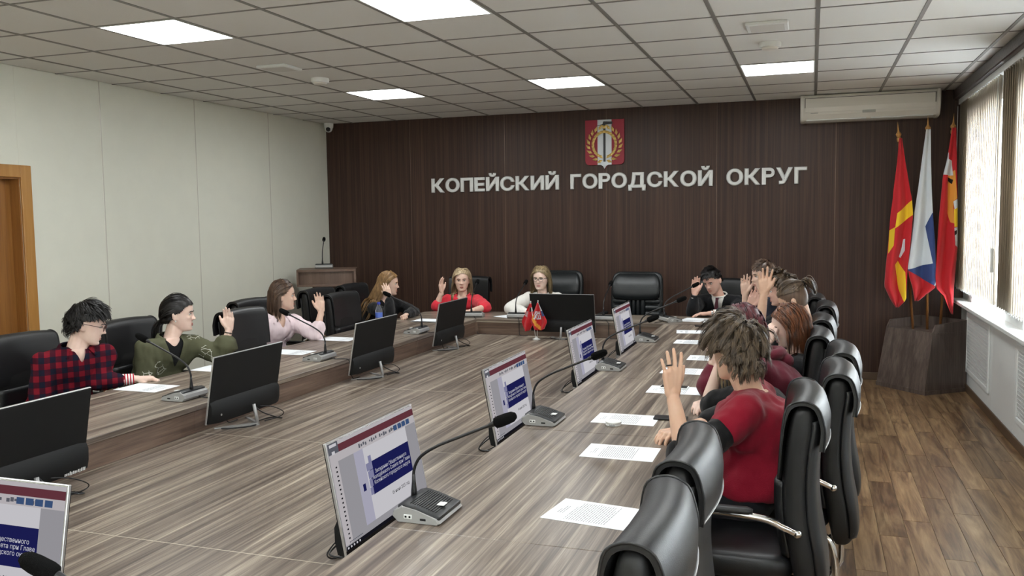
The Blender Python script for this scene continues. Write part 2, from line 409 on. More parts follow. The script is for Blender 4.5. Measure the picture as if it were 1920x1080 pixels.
MB().box(-W2 + .045, W2 - .045, -.254, -.248, .2225, .2275).box(-W2 + .044, -W2 + .049, -.261, -.25, .13, .2275).box(W2 - .049, W2 - .044, -.261, -.25, .13, .2275).build('panel_gap', M_DARK, ac)
for a, b in ((-W2 + .06, -.02), (.02, W2 - .06)):
    MB().box(a, b, -.215, -.13, -.016, -.004, bev=.003, M=Matrix.Rotation(R(-6), 4, 'X')).build('louver', M_WHITE, ac)
MB().box(-.06, .06, -.264, -.258, .058, .085, bev=.002).build('display', plain('ac_display', srgb(170, 168, 162), 0.3), ac)
MB().box(-W2 + .1, -W2 + .17, -.262, -.258, .073, .078).build('maker_mark', plain('ac_mark', srgb(150, 150, 150), 0.4), ac)

# security camera, smoke detectors, vents
sc_ = thing('security_camera', 'small white dome security camera in the wall corner', 'camera', (-4.47, -.12, HC - .004))
autosmooth(MB().lathe([(.058, 0), (.058, -.02), (.055, -.05), (.05, -.062)], 20).build('housing', M_WHITE, sc_))
MB().ball((0, 0, -.066), .047, seg=16).build('eye_ball', M_WHITE, sc_, True)
MB().ball((.012, -.034, -.078), .029, seg=14).build('lens', M_BLACKP, sc_, True)
for x, y, lab in ((-2.785, -3.076, 'round white smoke detector near the left wall'), (.887, -3.156, 'round white smoke detector near the air conditioner')):
    t = thing('smoke_detector', lab, 'smoke detector', (x, y, HC), group='smoke detectors')
    autosmooth(MB().lathe([(.075, 0), (.077, -.018), (.072, -.034), (.06, -.036)], 24).build('base', M_WHITE, t))
    autosmooth(MB().lathe([(.058, -.036), (.054, -.050), (.03, -.055), (.0, -.056)], 24).build('sensor_cap', M_ACW, t))
for x, y, lab in ((.897, -3.76, 'pale rectangular ceiling plate next to the smoke detector by the air conditioner'), (-2.78, -3.68, 'pale rectangular ceiling plate next to the smoke detector by the left wall')):
    t = thing('ceiling_speaker', lab, 'ceiling plate', (x, y, HC), group='rectangular ceiling plates')
    MB().box(-.13, .13, -.125, .125, -.022, 0, bev=.006).build('frame', M_WHITE, t)
    g = MB().box(-.105, .105, -.1, .1, -.0226, -.0216)
    g.build('grille_cloth', plain('plate_grey', srgb(205, 203, 198), 0.7), t)
# ---------------------------------------------------------------- wall lettering, emblem, flags
M_LET = plain('white_letter', srgb(226, 228, 226), 0.4)
def text_mesh(body, size=1.0, ext=0.0, offset=0.0, align='LEFT', res=4, space=1.0, bev=0.0):
    cu = bpy.data.curves.new('txt', 'FONT'); cu.body = body; cu.size = size; cu.extrude = ext; cu.offset = offset; cu.resolution_u = res
    cu.align_x = align; cu.bevel_depth = bev; cu.bevel_resolution = 0; cu.space_line = space
    ob = bpy.data.objects.new('txt', cu); col.objects.link(ob)
    dg = bpy.context.evaluated_depsgraph_get(); me = bpy.data.meshes.new_from_object(ob.evaluated_get(dg))
    bpy.data.objects.remove(ob); bpy.data.curves.remove(cu)
    return me
def letter_er():
    """the letter Р as one clean solid"""
    bm = bmesh.new(); sw = .235; out = [(sw, .72), (.40, .72)] + [(.40 + .205 * sin(R(a)), .515 + .205 * cos(R(a))) for a in range(15, 180, 15)] + [(.40, .31), (sw, .31)]
    inn = [(sw, .59), (.40, .59)] + [(.40 + .075 * sin(R(a)), .515 + .075 * cos(R(a))) for a in range(15, 180, 15)] + [(.40, .44), (sw, .44)]
    o_ = [bm.verts.new((x, y, .05)) for x, y in out]; i_ = [bm.verts.new((x, y, .05)) for x, y in inn]
    b = [bm.verts.new((x, y, .05)) for x, y in ((.06, 0), (sw, 0))]; tl = bm.verts.new((.06, .72, .05))
    for k in range(len(out) - 1): bm.faces.new((o_[k], o_[k + 1], i_[k + 1], i_[k]))
    bm.faces.new((b[0], b[1], o_[-1], i_[-1], i_[0], o_[0], tl))
    g_ = bmesh.ops.extrude_face_region(bm, geom=list(bm.faces))
    for v in g_['geom']:
        if isinstance(v, bmesh.types.BMVert): v.co.z = -.05
    bmesh.ops.recalc_face_normals(bm, faces=bm.faces); me = bpy.data.meshes.new('letter'); bm.to_mesh(me); bm.free(); return me
def word(body, x0, x1, z, h, lab):
    t = thing('wall_lettering', lab, 'lettering', (x0, 0, z), group='white words on the dark wood wall')
    mes = []; pen = 0.0
    for ch in body:
        me = text_mesh(ch, 1.0, 0.04, 0.0, bev=.044)
        if ch == 'Р':
            y0, y1 = min(v.co.y for v in me.vertices), max(v.co.y for v in me.vertices); me = letter_er()
            for v in me.vertices: v.co.y = y0 + v.co.y / .72 * (y1 - y0); v.co.z *= 1.6
        xsv = [v.co.x for v in me.vertices]; a, b = min(xsv), max(xsv)
        mes.append((me, pen - a)); pen += (b - a) + 0.055
    pen -= 0.055
    cap = 0.0
    for me, dx in mes:
        pass
    ref = text_mesh('П', 1.0, .04, 0.0, bev=.044); cap = max(v.co.y for v in ref.vertices) - min(v.co.y for v in ref.vertices); base = min(v.co.y for v in ref.vertices)
    sx = (x1 - x0) / pen; sz = h / cap
    for me, dx in mes:
        for v in me.vertices:
            v.co = Vector(((v.co.x + dx) * sx, -0.012 - v.co.z * 0.16, (v.co.y - base) * sz))
        bm = bmesh.new(); bm.from_mesh(me); bmesh.ops.recalc_face_normals(bm, faces=bm.faces); bm.to_mesh(me); bm.free()
        me.name = 'letter'; link('letter', me, M_LET, t)
word('КОПЕЙСКИЙ', -3.150, -1.556, 2.036, .168, 'white raised Cyrillic word left of the shield emblem')
word('ГОРОДСКОЙ', -1.424, 0.166, 2.036, .172, 'white raised Cyrillic word directly below the shield emblem')
word('ОКРУГ', 0.307, 1.127, 2.036, .176, 'white raised Cyrillic word right of the shield emblem, nearest the flags')

em = thing('shield_emblem', 'red and white shield with black hammer and golden wreath on the wall', 'emblem', (-1.022, 0, 2.30))
def shield(w, h, cr, tip):
    p = [(-w, h), (-w, cr)] + [(-w + cr - cr * cos(a), cr - cr * sin(a)) for a in (R(30), R(60), R(90))] + [(-.045, 0), (-.02, -.012), (0, -tip), (.02, -.012), (.045, 0)] + [(w - cr + cr * sin(a), cr - cr * cos(a)) for a in (0, R(30), R(60), R(90))] + [(w, h)]
    return p
M_CRIM = plain('emblem_crimson', srgb(150, 16, 42), 0.5); M_GOLD = plain('emblem_gold', srgb(232, 198, 120), 0.3, metal=0.6)
MB().prism(shield(.222, .50, .045, .046), -.022, 0, 'y').build('shield_plate', M_CRIM, em)
st = [(-.08, .5), (-.08, 0), (-.045, 0), (-.02, -.012), (0, -.046), (.02, -.012), (.045, 0), (.08, 0), (.08, .5)]
MB().prism(st, -.026, -.022, 'y').build('white_stripe', plain('emblem_white', srgb(214, 220, 224), 0.4), em)
MB().box(-.012, .012, -.034, -.026, .035, .47).build('hammer_handle', M_BLACKP, em)
MB().prism([(-.095, .432), (-.02, .45), (-.01, .48), (.09, .474), (.09, .448), (0, .446), (-.02, .44)], -.036, -.026, 'y').build('hammer_head', M_BLACKP, em)
wr = MB()
for s in (-1, 1):
    for k in range(11):
        a = R(-80 + 165 * k / 10); cx, cz = s * cos(a) * .155, .225 + sin(a) * .165
        for q in (-1, 1):
            ang = math.atan2(cos(a), -s * sin(a)) + q * .55 * (1 if s > 0 else -1)
            d = Vector((cos(ang), 0, sin(ang))); n_ = Vector((-d.z, 0, d.x)); L = .074
            b = Vector((cx, -.030 - .001 * k, cz)) + n_ * .012 * q * s
            wr.faces([b, b + d * L * .4 + n_ * .017 + Vector((0, -.004, 0)), b + d * L, b + d * L * .4 - n_ * .017 + Vector((0, -.004, 0)), b + d * L * .45 + Vector((0, -.010, 0))], [(0, 1, 4), (1, 2, 4), (2, 3, 4), (3, 0, 4)])
wr.build('wreath', M_GOLD, em)

# flag stand
fs = thing('flag_stand', 'grey-brown wooden floor stand holding three flags in the corner', 'flag stand', (2.15, -.40, 0))
def toL(p): return Vector((p[0] - 2.15, p[1] + .40, p[2]))
B = [(1.815, -.30), (2.205, -.745), (2.59, -.44), (2.22, -.06)]      # footprint: front-left, front-right, right-back, back
A_ = [Vector((*B[0], 0)), Vector((*B[1], 0)), Vector((*B[2], 0)), Vector((*B[3], 0))]
fl_t, fr_t = Vector((1.90, -.24, .585)), Vector((2.275, -.665, .585))
def slab(mb, quad, th):
    q = [toL(v) for v in quad]; n_ = (q[1] - q[0]).cross(q[2] - q[0]).normalized() * th
    mb.faces(q + [v + n_ for v in q], [(3, 2, 1, 0), (4, 5, 6, 7), (0, 1, 5, 4), (1, 2, 6, 5), (2, 3, 7, 6), (3, 0, 4, 7)]); return mb
up = Vector((0, 0, 1))
b0, b1, b2, b3 = [v + up * .04 for v in A_]
slab(MB(), [b0, b1, fr_t, fl_t], -.02).build('front_panel', M_STAND, fs)
r_t1 = fr_t + up * .03 + Vector((.03, .03, .0)); r_t2 = Vector((B[2][0], B[2][1], .69))
MB().faces([toL(v) for v in (b1, b2, r_t2, r_t1 + up * .04, fr_t)] + [toL(v + Vector((-.012, .016, 0))) for v in (b1, b2, r_t2, r_t1 + up * .04, fr_t)],
           [(0, 1, 2, 3, 4), (9, 8, 7, 6, 5), (0, 5, 6, 1), (1, 6, 7, 2), (2, 7, 8, 3), (3, 8, 9, 4), (4, 9, 5, 0)]).build('side_panel', M_STAND, fs)
l_t1 = fl_t + up * .03 + Vector((.03, .03, 0)); l_t2 = Vector((B[3][0], B[3][1], .69))
MB().faces([toL(v) for v in (b0, b3, l_t2, l_t1 + up * .04, fl_t)] + [toL(v + Vector((.012, -.016, 0))) for v in (b0, b3, l_t2, l_t1 + up * .04, fl_t)],
           [(0, 1, 2, 3, 4), (9, 8, 7, 6, 5), (0, 5, 6, 1), (1, 6, 7, 2), (2, 7, 8, 3), (3, 8, 9, 4), (4, 9, 5, 0)]).build('side_panel', M_STAND, fs)
slab(MB(), [b3, b2, r_t2, l_t2], -.018).build('back_panel', M_STAND, fs)
MB().prism([tuple(toL(v).xy) for v in (fl_t, fr_t, A_[2], A_[3])], .565, .583, 'z').build('top_shelf', M_STAND, fs)
ex = 1.02
MB().prism([tuple((toL(v).xy) * ex) for v in A_], 0, .04, 'z').build('plinth', M_STAND, fs)

# three flags on poles
M_POLE = plain('pole_wood', srgb(128, 84, 44), 0.35); M_BRASS = plain('finial_bronze', srgb(196, 146, 84), 0.35, metal=0.3)
FR, FY, FW, FB, FO = [plain('flag_' + n_, c, 0.75, sheen=0.2) for n_, c in (('red', srgb(196, 22, 34)), ('yellow', srgb(240, 200, 30)), ('white', srgb(214, 220, 226)), ('blue', srgb(44, 66, 124)), ('orange', srgb(232, 160, 60)))]
FMATS = [FR, FY, FW, FB, FO, M_DARK]
def pole_flag(lab, foot, top, rows, polys, basec):
    t = thing('pole_flag', lab, 'flag', foot, group='flags in the corner stand')
    f = Vector(foot); tp = Vector(top) - f
    d = tp.normalized()
    MB().tube([(0, 0, 0), tp - d * .19], .013, 10).build('pole', M_POLE, t, True)
    Q = Vector((0, 0, 1)).rotation_difference(d).to_matrix().to_4x4(); Q.translation = tp - d * .20
    autosmooth(MB().lathe([(.016, 0), (.02, .012), (.02, .035), (.013, .045), (.024, .062), (.026, .075), (.012, .095), (.008, .11), (.0, .20)], 12, Q).build('finial', M_BRASS, t), 35)
    zs = [r[0] for r in rows]; n = 40; m = 50
    def row(z):
        for a, b in zip(rows, rows[1:]):
            if a[0] >= z >= b[0]:
                k = (a[0] - z) / (a[0] - b[0]); return [a[1] + (b[1] - a[1]) * k, a[2] + (b[2] - a[2]) * k]
        return rows[-1][1:3]
    vs = []; fcs = []
    yp = lambda z: f.y + (z - f.z) / tp.z * tp.y - .024
    top_z, bot = zs[0], zs[-1]
    for j in range(m + 1):
        z = top_z + (bot - top_z) * j / m; x0, x1 = row(z)
        for i in range(n + 1):
            s = i / n; wd = x1 - x0
            amp = min(.055, .012 + wd * .22) * (0.35 + .65 * j / m) 
            y = yp(z) - amp * .95 - .01 * (j / m) + amp * sin(s * pi * 2.7 + .9 * sin(z * 2.3) + f.x * 7) * .9 + .004 * sin(z * 9 + s * 5)
            vs.append((x0 + wd * s - f.x, y - f.y, z - f.z))
    for j in range(m):
        for i in range(n):
            a = j * (n + 1) + i; fcs.append((a, a + 1, a + n + 2, a + n + 1))
    me = bpy.data.meshes.new('cloth'); me.from_pydata(vs, [], fcs)
    bm = bmesh.new(); bm.from_mesh(me)          # cut the cloth along the edges of its coloured fields
    for c_, poly in polys:
        for p0, p1 in zip(poly, poly[1:] + poly[:1]):
            a = Vector((XP(*p0) - f.x, 0, zpx(p0[1]) - f.z)); b = Vector((XP(*p1) - f.x, 0, zpx(p1[1]) - f.z)); e = b - a
            mid = (a + b) / 2; geo = [q for q in bm.faces if (q.calc_center_median() - mid).xz.length < e.length * .75 + .05]
            geo = geo + list({x for q in geo for x in q.edges}) + list({x for q in geo for x in q.verts})
            bmesh.ops.bisect_plane(bm, geom=geo, plane_co=a, plane_no=Vector((-e.z, 0, e.x)).normalized(), dist=1e-5)
    bm.to_mesh(me); bm.free(); mi = []
    for p in me.polygons:
        p.use_smooth = True; y = ypx(p.center.z + f.z); x = 1700 + (p.center.x + f.x - 2.04 - (y - 300) * .0001076) / .004646
        mi.append(next((c_ for c_, poly in polys if inside((x, y), poly)), basec))
    o = link('cloth', me, FMATS, t); me.polygons.foreach_set('material_index', mi)
    md = o.modifiers.new('thickness', 'SOLIDIFY'); md.thickness = .003
    return t
def zpx(y): return 2.222 - (y - 300) * .005178      # picture row -> height on the plane of the flags
def ypx(z): return 300 + (2.222 - z) / .005178
FC1 = [(1, [(1681, 398), (1713, 371), (1713, 400), (1677, 426)]), (1, [(1667, 430), (1677, 424), (1674, 458), (1664, 474)]), (2, [(1693, 447), (1697, 446), (1696, 468), (1688, 482), (1684, 480), (1690, 462)]), (1, [(1676, 494), (1682, 487), (1696, 508), (1697, 556), (1694, 566), (1684, 540)])]
FC2 = [(3, [(1747, 398), (1735, 423), (1747, 491), (1756, 500), (1756, 400)]), (3, [(1699, 503), (1747, 491), (1756, 492), (1755, 520), (1749, 532)]), (0, [(1699, 503), (1749, 532), (1756, 537), (1756, 575), (1695, 575)])]
FC3 = [(5, [(1776, 333), (1787, 338), (1785, 346), (1776, 340)]), (2, [(1765, 328), (1774, 290), (1779, 288), (1777, 329)]), (2, [(1778, 300), (1784, 303), (1787, 330), (1777, 330)]), (4, [(1776, 330), (1790, 320), (1793, 372), (1787, 378), (1788, 418), (1782, 416), (1776, 400)]),
       (2, [(1787, 378), (1795, 372), (1795, 388), (1789, 392)]), (1, [(1788, 392), (1796, 386), (1796, 424), (1788, 424)]), (5, [(1788, 432), (1792, 430), (1792, 437), (1788, 440)]), (2, [(1788, 426), (1796, 424), (1796, 464), (1789, 458)])]
def inside(pt, poly):
    x, y = pt; c = False; j = len(poly) - 1
    for i in range(len(poly)):
        if (poly[i][1] > y) != (poly[j][1] > y) and x < (poly[j][0] - poly[i][0]) * (y - poly[i][1]) / (poly[j][1] - poly[i][1]) + poly[i][0]: c = not c
        j = i
    return c
def rows_of(tab, X0):
    out = []
    for y, a, b in tab: out.append((zpx(y), X0(a, y), X0(b, y)))
    return out
def XP(x, y): return 2.04 + (x - 1700) * .004646 + (y - 300) * .0001076
F1 = rows_of([(258, 1686, 1691), (300, 1682, 1697), (350, 1675, 1705), (372, 1673, 1709), (400, 1669, 1711), (450, 1665, 1706), (500, 1659, 1700), (535, 1656, 1698), (560, 1668, 1697), (575, 1678, 1683)], XP)
F2 = rows_of([(244, 1737, 1745), (300, 1729, 1745), (350, 1722, 1746), (400, 1714, 1748), (450, 1707, 1751), (500, 1700, 1753), (520, 1704, 1753), (535, 1709, 1753), (562, 1714, 1721)], XP)
F3 = rows_of([(243, 1785, 1792), (300, 1776, 1793), (330, 1768, 1793), (400, 1761, 1794), (460, 1756, 1794), (515, 1752, 1790), (540, 1755, 1788), (550, 1768, 1788), (586, 1783, 1787)], XP)
pole_flag('red flag with yellow bands, leftmost of the three corner flags', (2.132, -.36, .584), (1.954, -.36, 2.605), F1, FC1, 0)
pole_flag('white, blue and red flag in the middle of the corner stand', (2.256, -.38, .584), (2.220, -.36, 2.655), F2, FC2, 2)
pole_flag('red flag with golden emblem next to the window blind', (2.372, -.36, .584), (2.445, -.36, 2.660), F3, FC3, 0)
# ---------------------------------------------------------------- conference table
TXL, TXR, TYF, TYN = -2.65, 0.70, -1.20, -8.78
IXL, IXR, IYF, IYN = -1.87, -0.07, -1.87, -8.08
ZT, ZI = 0.75, 0.605
tb = thing('conference_table', 'long ring-shaped meeting table in grey-brown laminate with sunken middle', 'table', (-.97, -5.0, 0))
O = Vector((-.97, -5.0, 0))
def tpart(name, mat, *boxes, bev=.002):
    m = MB()
    for b in boxes: m.box(b[0] - O.x, b[1] - O.x, b[2] - O.y, b[3] - O.y, b[4], b[5], bev=bev)
    return m.build(name, mat, tb)
M_BAND = plain('pale_edge_band', srgb(196, 186, 170), .4)
ysg = [IYF, -3.20, -4.56, -5.915, -7.26, IYN]
g = .0008
for a, b in zip(ysg, ysg[1:]):
    for x0, x1, xi in ((TXL, IXL, IXL - .012), (IXR, TXR, IXR + .012)):
        tpart('table_top', M_TOP_Y, (x0, x1, b + g, a - g, ZT - .028, ZT))
        tpart('fascia', M_FASC_Y, (xi - .008, xi + .008, b + g, a - g, ZI, ZT - .028))
    tpart('joint_post', M_FASC_Y, (IXL - .03, IXL - .003, b - .018, b + .018, ZI, ZT - .028))
    tpart('joint_post', M_FASC_Y, (IXR + .003, IXR + .03, b - .018, b + .018, ZI, ZT - .028))
    tpart('sunken_top', M_TOP_Y, (IXL - .03, IXR + .03, b + g, a - g, ZI - .028, ZI))
    if b > IYN + .1: tpart('edge_band', M_BAND, (IXL - .005, IXR + .005, b - .0013, b + .0013, ZI - .02, ZI + .0003), bev=0)
def chamfer_top(y0, y1, c, far):
    x0, x1 = TXL, TXR
    p = [(x0, y0), (x1, y0), (x1, y1 - c), (x1 - c, y1), (x0 + c, y1), (x0, y1 - c)] if far else [(x0, y0 + c), (x0 + c, y0), (x1 - c, y0), (x1, y0 + c), (x1, y1), (x0, y1)]
    return MB().prism([(a - O.x, b - O.y) for a, b in p], ZT - .028, ZT, 'z').build('table_top', M_TOP_X, tb)
chamfer_top(IYF + g, TYF, .16, True); chamfer_top(TYN, IYN - g, .16, False)
tpart('fascia', M_FASC_X, (IXL - .012, IXR + .012, IYF + .004, IYF + .02, ZI, ZT - .028))
tpart('fascia', M_FASC_X, (IXL - .012, IXR + .012, IYN - .02, IYN - .004, ZI, ZT - .028))
for x, y in ((IXL, IYF), (IXR, IYF), (IXL, IYN), (IXR, IYN)):
    s, q = (1 if x == IXL else -1), (-1 if y == IYF else 1)
    MB().prism([(x - .02 * s - O.x, y - .02 * q - O.y), (x + .035 * s - O.x, y - .02 * q - O.y), (x - .02 * s - O.x, y + .035 * q - O.y)], ZI, ZT - .028, 'z').build('corner_post', M_FASC_X, tb)
for y in ysg + [-1.45, -8.55]:
    if -8.2 < y < -1.8:
        tpart('leg_panel', M_FASC_X, (TXL + .22, IXL + .25, y - .014, y + .014, 0, ZI - .028))
        tpart('leg_panel', M_FASC_X, (IXR - .25, TXR - .22, y - .014, y + .014, 0, ZI - .028))
    else: tpart('leg_panel', M_FASC_X, (TXL + .3, TXR - .3, y - .014, y + .014, 0, ZT - .028))
for x in (TXL + .36, TXR - .36): tpart('modesty_panel', M_FASC_Y, (x - .009, x + .009, -8.4, -1.6, .12, ZI - .03))

# ---------------------------------------------------------------- monitors
SCR = 0.185
def scr(name, r, g_, b_, k=1.0): return emit('screen_' + name, srgb(r, g_, b_), SCR * k)
S_GREY = scr('grey', 176, 174, 180); S_WHITE = scr('white', 232, 230, 236); S_LIL = scr('lilac', 196, 194, 214); S_NAVY = scr('navy', 34, 36, 96); S_BURG = scr('burgundy', 116, 62, 72)
S_RIB = scr('ribbon', 214, 208, 212); S_DK = scr('dark', 26, 26, 34); S_PALE = scr('pale_violet', 150, 150, 186); S_MID = scr('mid', 108, 110, 120); S_TXT = scr('text', 222, 222, 236); S_BLU = scr('thumbnail_blue', 70, 96, 140)
M_BEZ = plain('monitor_bezel_silver', srgb(196, 196, 196), 0.3, metal=0.8)
M_MONB = plain('monitor_back', srgb(13, 14, 15), 0.6, spec=.3)
M_STD = plain('monitor_stand_silver', srgb(165, 165, 165), 0.4, metal=0.4)
MW, MH = .305, .362
TILT = Matrix.Translation((0, 0, .062)) @ Matrix.Rotation(R(-10.5), 4, 'X')      # lower edge pivot, top leans to +Y
def flat(mb, x0, x1, z0, z1, y):
    mb.faces([(x0, y, z0), (x1, y, z0), (x1, y, z1), (x0, y, z1)], [(0, 1, 2, 3)], TILT)
def make_monitor():
    t = thing('monitor', '', 'monitor')
    MB().box(-MW, MW, -.004, .006, 0, MH, bev=.0015, M=TILT).build('bezel', M_BEZ, t)
    MB().box(-MW + .002, MW - .002, .006, .0105, .004, MH - .002, bev=.002, M=TILT).build('back_cover', M_MONB, t)
    c = MB()
    rg = []
    for x, s in ((-MW + .004, .55), (-MW + .05, .95), (-.1, 1), (.1, 1), (MW - .05, .95), (MW - .004, .55)):
        zt = .125 if abs(x) < .28 else .118
        rg.append([(x, .0105, .004), (x, .0105 + .036 * s, .012), (x, .0105 + .040 * s, .05), (x, .0105 + .026 * s, zt - .02), (x, .0105, zt)])
    c.rings(rg, True, True, TILT)
    ch = c.build('electronics_housing', M_MONB, t); autosmooth(ch, 60)
    MB().box(-.02, .02, -.0045, -.0040, .004, .009, M=TILT).build('logo_strip', M_GREYP, t)
    MB().box(-MW + .001, MW - .001, -.0046, -.0040, .001, .0205, M=TILT).build('chin', M_BLACKP, t)
    lock = MB().lathe([(.006, 0), (.006, .003)], 10, TILT @ Matrix.Translation((MW - .06, .046, .055)) @ Matrix.Rotation(R(-90), 4, 'X')).build('lock_slot', M_GREYP, t)
    # picture on the screen
    y = -.0046; X0, X1, Z0, Z1 = -MW + .005, MW - .005, .021, MH - .006
    W_, H_ = X1 - X0, Z1 - Z0
    def rect(mb, a, b, c_, d, lay):     # fractions from left/top
        flat(mb, X0 + W_ * a, X0 + W_ * b, Z1 - H_ * d, Z1 - H_ * c_, y - lay * .0002)
    m = MB(); rect(m, 0, 1, 0, 1, 0); sc = m.build('screen', S_GREY, t)
    m = MB(); rect(m, 0, 1, .035, .105, 1); m.build('title_bar', S_BURG, sc)
    m = MB(); rect(m, 0, 1, 0, .035, 1); rect(m, 0, 1, .105, .185, 1); m.build('ribbon', S_RIB, sc)
    m = MB(); rect(m, 0, .1, 0, .105, 1.5); m.build('menu_corner', S_MID, sc)
    m = MB(); rect(m, .015, .085, .012, .04, 2); rect(m, .03, .06, .08, .11, 2); m.build('menu_tab', S_WHITE, sc)
    m = MB()
    for k in range(26):
        a = .30 + .024 * k
        if k % 5 == 4: continue
        rect(m, a, a + (.016 if k < 12 else .02), .125 + .01 * (k % 2), .165 - .006 * (k % 3), 2)
    m.build('ribbon_icons', S_MID, sc)
    m = MB()
    for k in range(4): rect(m, .72 + k * .055, .765 + k * .055, .118, .172, 2.4)
    m.build('theme_thumbnails', S_BLU, sc)
    m = MB(); rect(m, 0, .075, .185, .955, 1); m.build('slide_list', S_RIB, sc)
    m = MB()
    for k in range(17): rect(m, .040, .055, .225 + .042 * k, .240 + .042 * k, 2)
    m.build('slide_list_marks', S_DK, sc)
    m = MB(); rect(m, .235, .865, .185, .90, 1); m.build('slide', S_WHITE, sc)
    m = MB(); rect(m, .235, .335, .185, .90, 1.5); m.build('slide_margin', S_LIL, sc)
    m = MB(); rect(m, .365, .865, .345, .665, 2); rect(m, .27, .3, .515, .585, 2); m.build('title_block', S_NAVY, sc)
    m = MB()
    for a, c_ in ((.372, .28), (.372, .345), (.338, .345), (.345, .425), (.372, .425), (.345, .505), (.338, .585)): rect(m, a, a + .034, c_, c_ + .075, 2.4)
    m.build('mosaic_squares', S_PALE, sc)
    m = MB(); rect(m, 0, 1, .965, 1, 1); m.build('task_bar', S_DK, sc)
    m = MB()
    for k in range(5): rect(m, .012 + .03 * k, .026 + .03 * k, .974, .992, 2)
    m.build('task_icons', S_WHITE, sc)
    def words(name, body, size, cx, cz, mat, lay):
        me = text_mesh(body, size, 0, size * .004, 'CENTER', 2, .95)
        T_ = TILT @ Matrix.Translation((X0 + W_ * cx, y - lay * .0002, Z1 - H_ * cz)) @ Matrix.Rotation(R(90), 4, 'X')
        me.transform(T_); me.name = name; link(name, me, mat, sc)
    words('slide_title', 'Заседание Общественного\nмолодёжного Совета при Главе\nКопейского городского округа', .0180, .62, .475, S_TXT, 3)
    words('slide_date', '05 июня 2025 год', .0165, .68, .775, S_DK, 3)
    m = MB(); 
    for k in range(9): rect(m, .04 + k * .016, .051 + k * .016, .935, .945, 2)
    m.build('notes_hint', S_MID, sc)
    # stand
    MB().tube([(0, .080, .115), (0, .092, .06), (0, .102, .006)], [.0095, .0095, .0095], 10).build('stem', M_STD, t, True)
    for s in (-1, 1):
        a = Vector((s * .14, -.075, 0)); b = Vector((0, .102, 0)); d = (b - a).normalized(); n_ = Vector((-d.y, d.x, 0)) * .010
        MB().faces([a - n_ * .6, a + n_ * .6, b + n_, b - n_, a - n_ * .6 + up * .005, a + n_ * .6 + up * .005, b + n_ + up * .016, b - n_ + up * .016], [(3, 2, 1, 0), (4, 5, 6, 7), (0, 1, 5, 4), (1, 2, 6, 5), (2, 3, 7, 6), (3, 0, 4, 7)]).build('stand_foot', M_STD, t)
    MB().tube(spline([(-.03, .06, .10), (-.05, .10, .06), (-.12, .145, .02), (-.17, .14, .006), (-.16, .07, .005), (-.06, .06, .005), (.02, .10, .005), (.10, .05, .005), (.14, -.03, .004)], 6), .0035, 6).build('power_cable', M_BLACKP, t, True)
    MB().tube(spline([(-.09, .055, .085), (-.15, .10, .07), (-.21, .125, .03), (-.19, .11, .006), (-.08, .09, .005)], 6), .0026, 6).build('video_cable', M_BLACKP, t, True)
    return t
MON = [((-.165, -7.035), 90, 'switched-on slide monitor in the foreground beside the big gooseneck microphone'), ((-.165, -5.67), 90, 'slide monitor, second from the camera in the right-hand row'),
       ((-.165, -4.22), 90, 'slide monitor, third from the camera in the right-hand row'), ((-.165, -2.93), 90, 'farthest slide monitor of the right-hand row, before the empty armchair'),
       ((-1.765, -7.09), -90, 'black monitor back at the left picture edge, before the plaid shirt'), ((-1.765, -5.68), -90, 'black monitor back in front of the olive jacket'),
       ((-1.765, -4.21), -90, 'black monitor back in front of the pink shirt woman and the water bottle'), ((-1.765, -2.83), -90, 'black monitor back before the woman in the coral shirt'),
       ((-.965, -1.985), 180, 'wide black monitor back directly facing us before the white sweater'), ((-.965, -7.965), 0, 'slide monitor cut off by the lower left picture corner')]
mon0 = make_monitor()
for i, ((x, y), rz, lab) in enumerate(MON):
    o = mon0 if i == 0 else copy_tree(mon0)
    o.location = (x, y, ZI); o.rotation_euler = (0, 0, R(rz)); o['label'] = lab; o['group'] = 'monitors on the sunken table top'
    if i == 4:      # white sticker marks on the back of this one only
        m = MB(); rs = random.Random(5)
        for k in range(13): flat(m, -.26 + .0085 * k, -.2545 + .0085 * k, .018 + .003 * rs.random(), .030 + .006 * rs.random(), .0575)
        tag(m.build('sticker_marks', M_WHITE, o), kind='stuff')

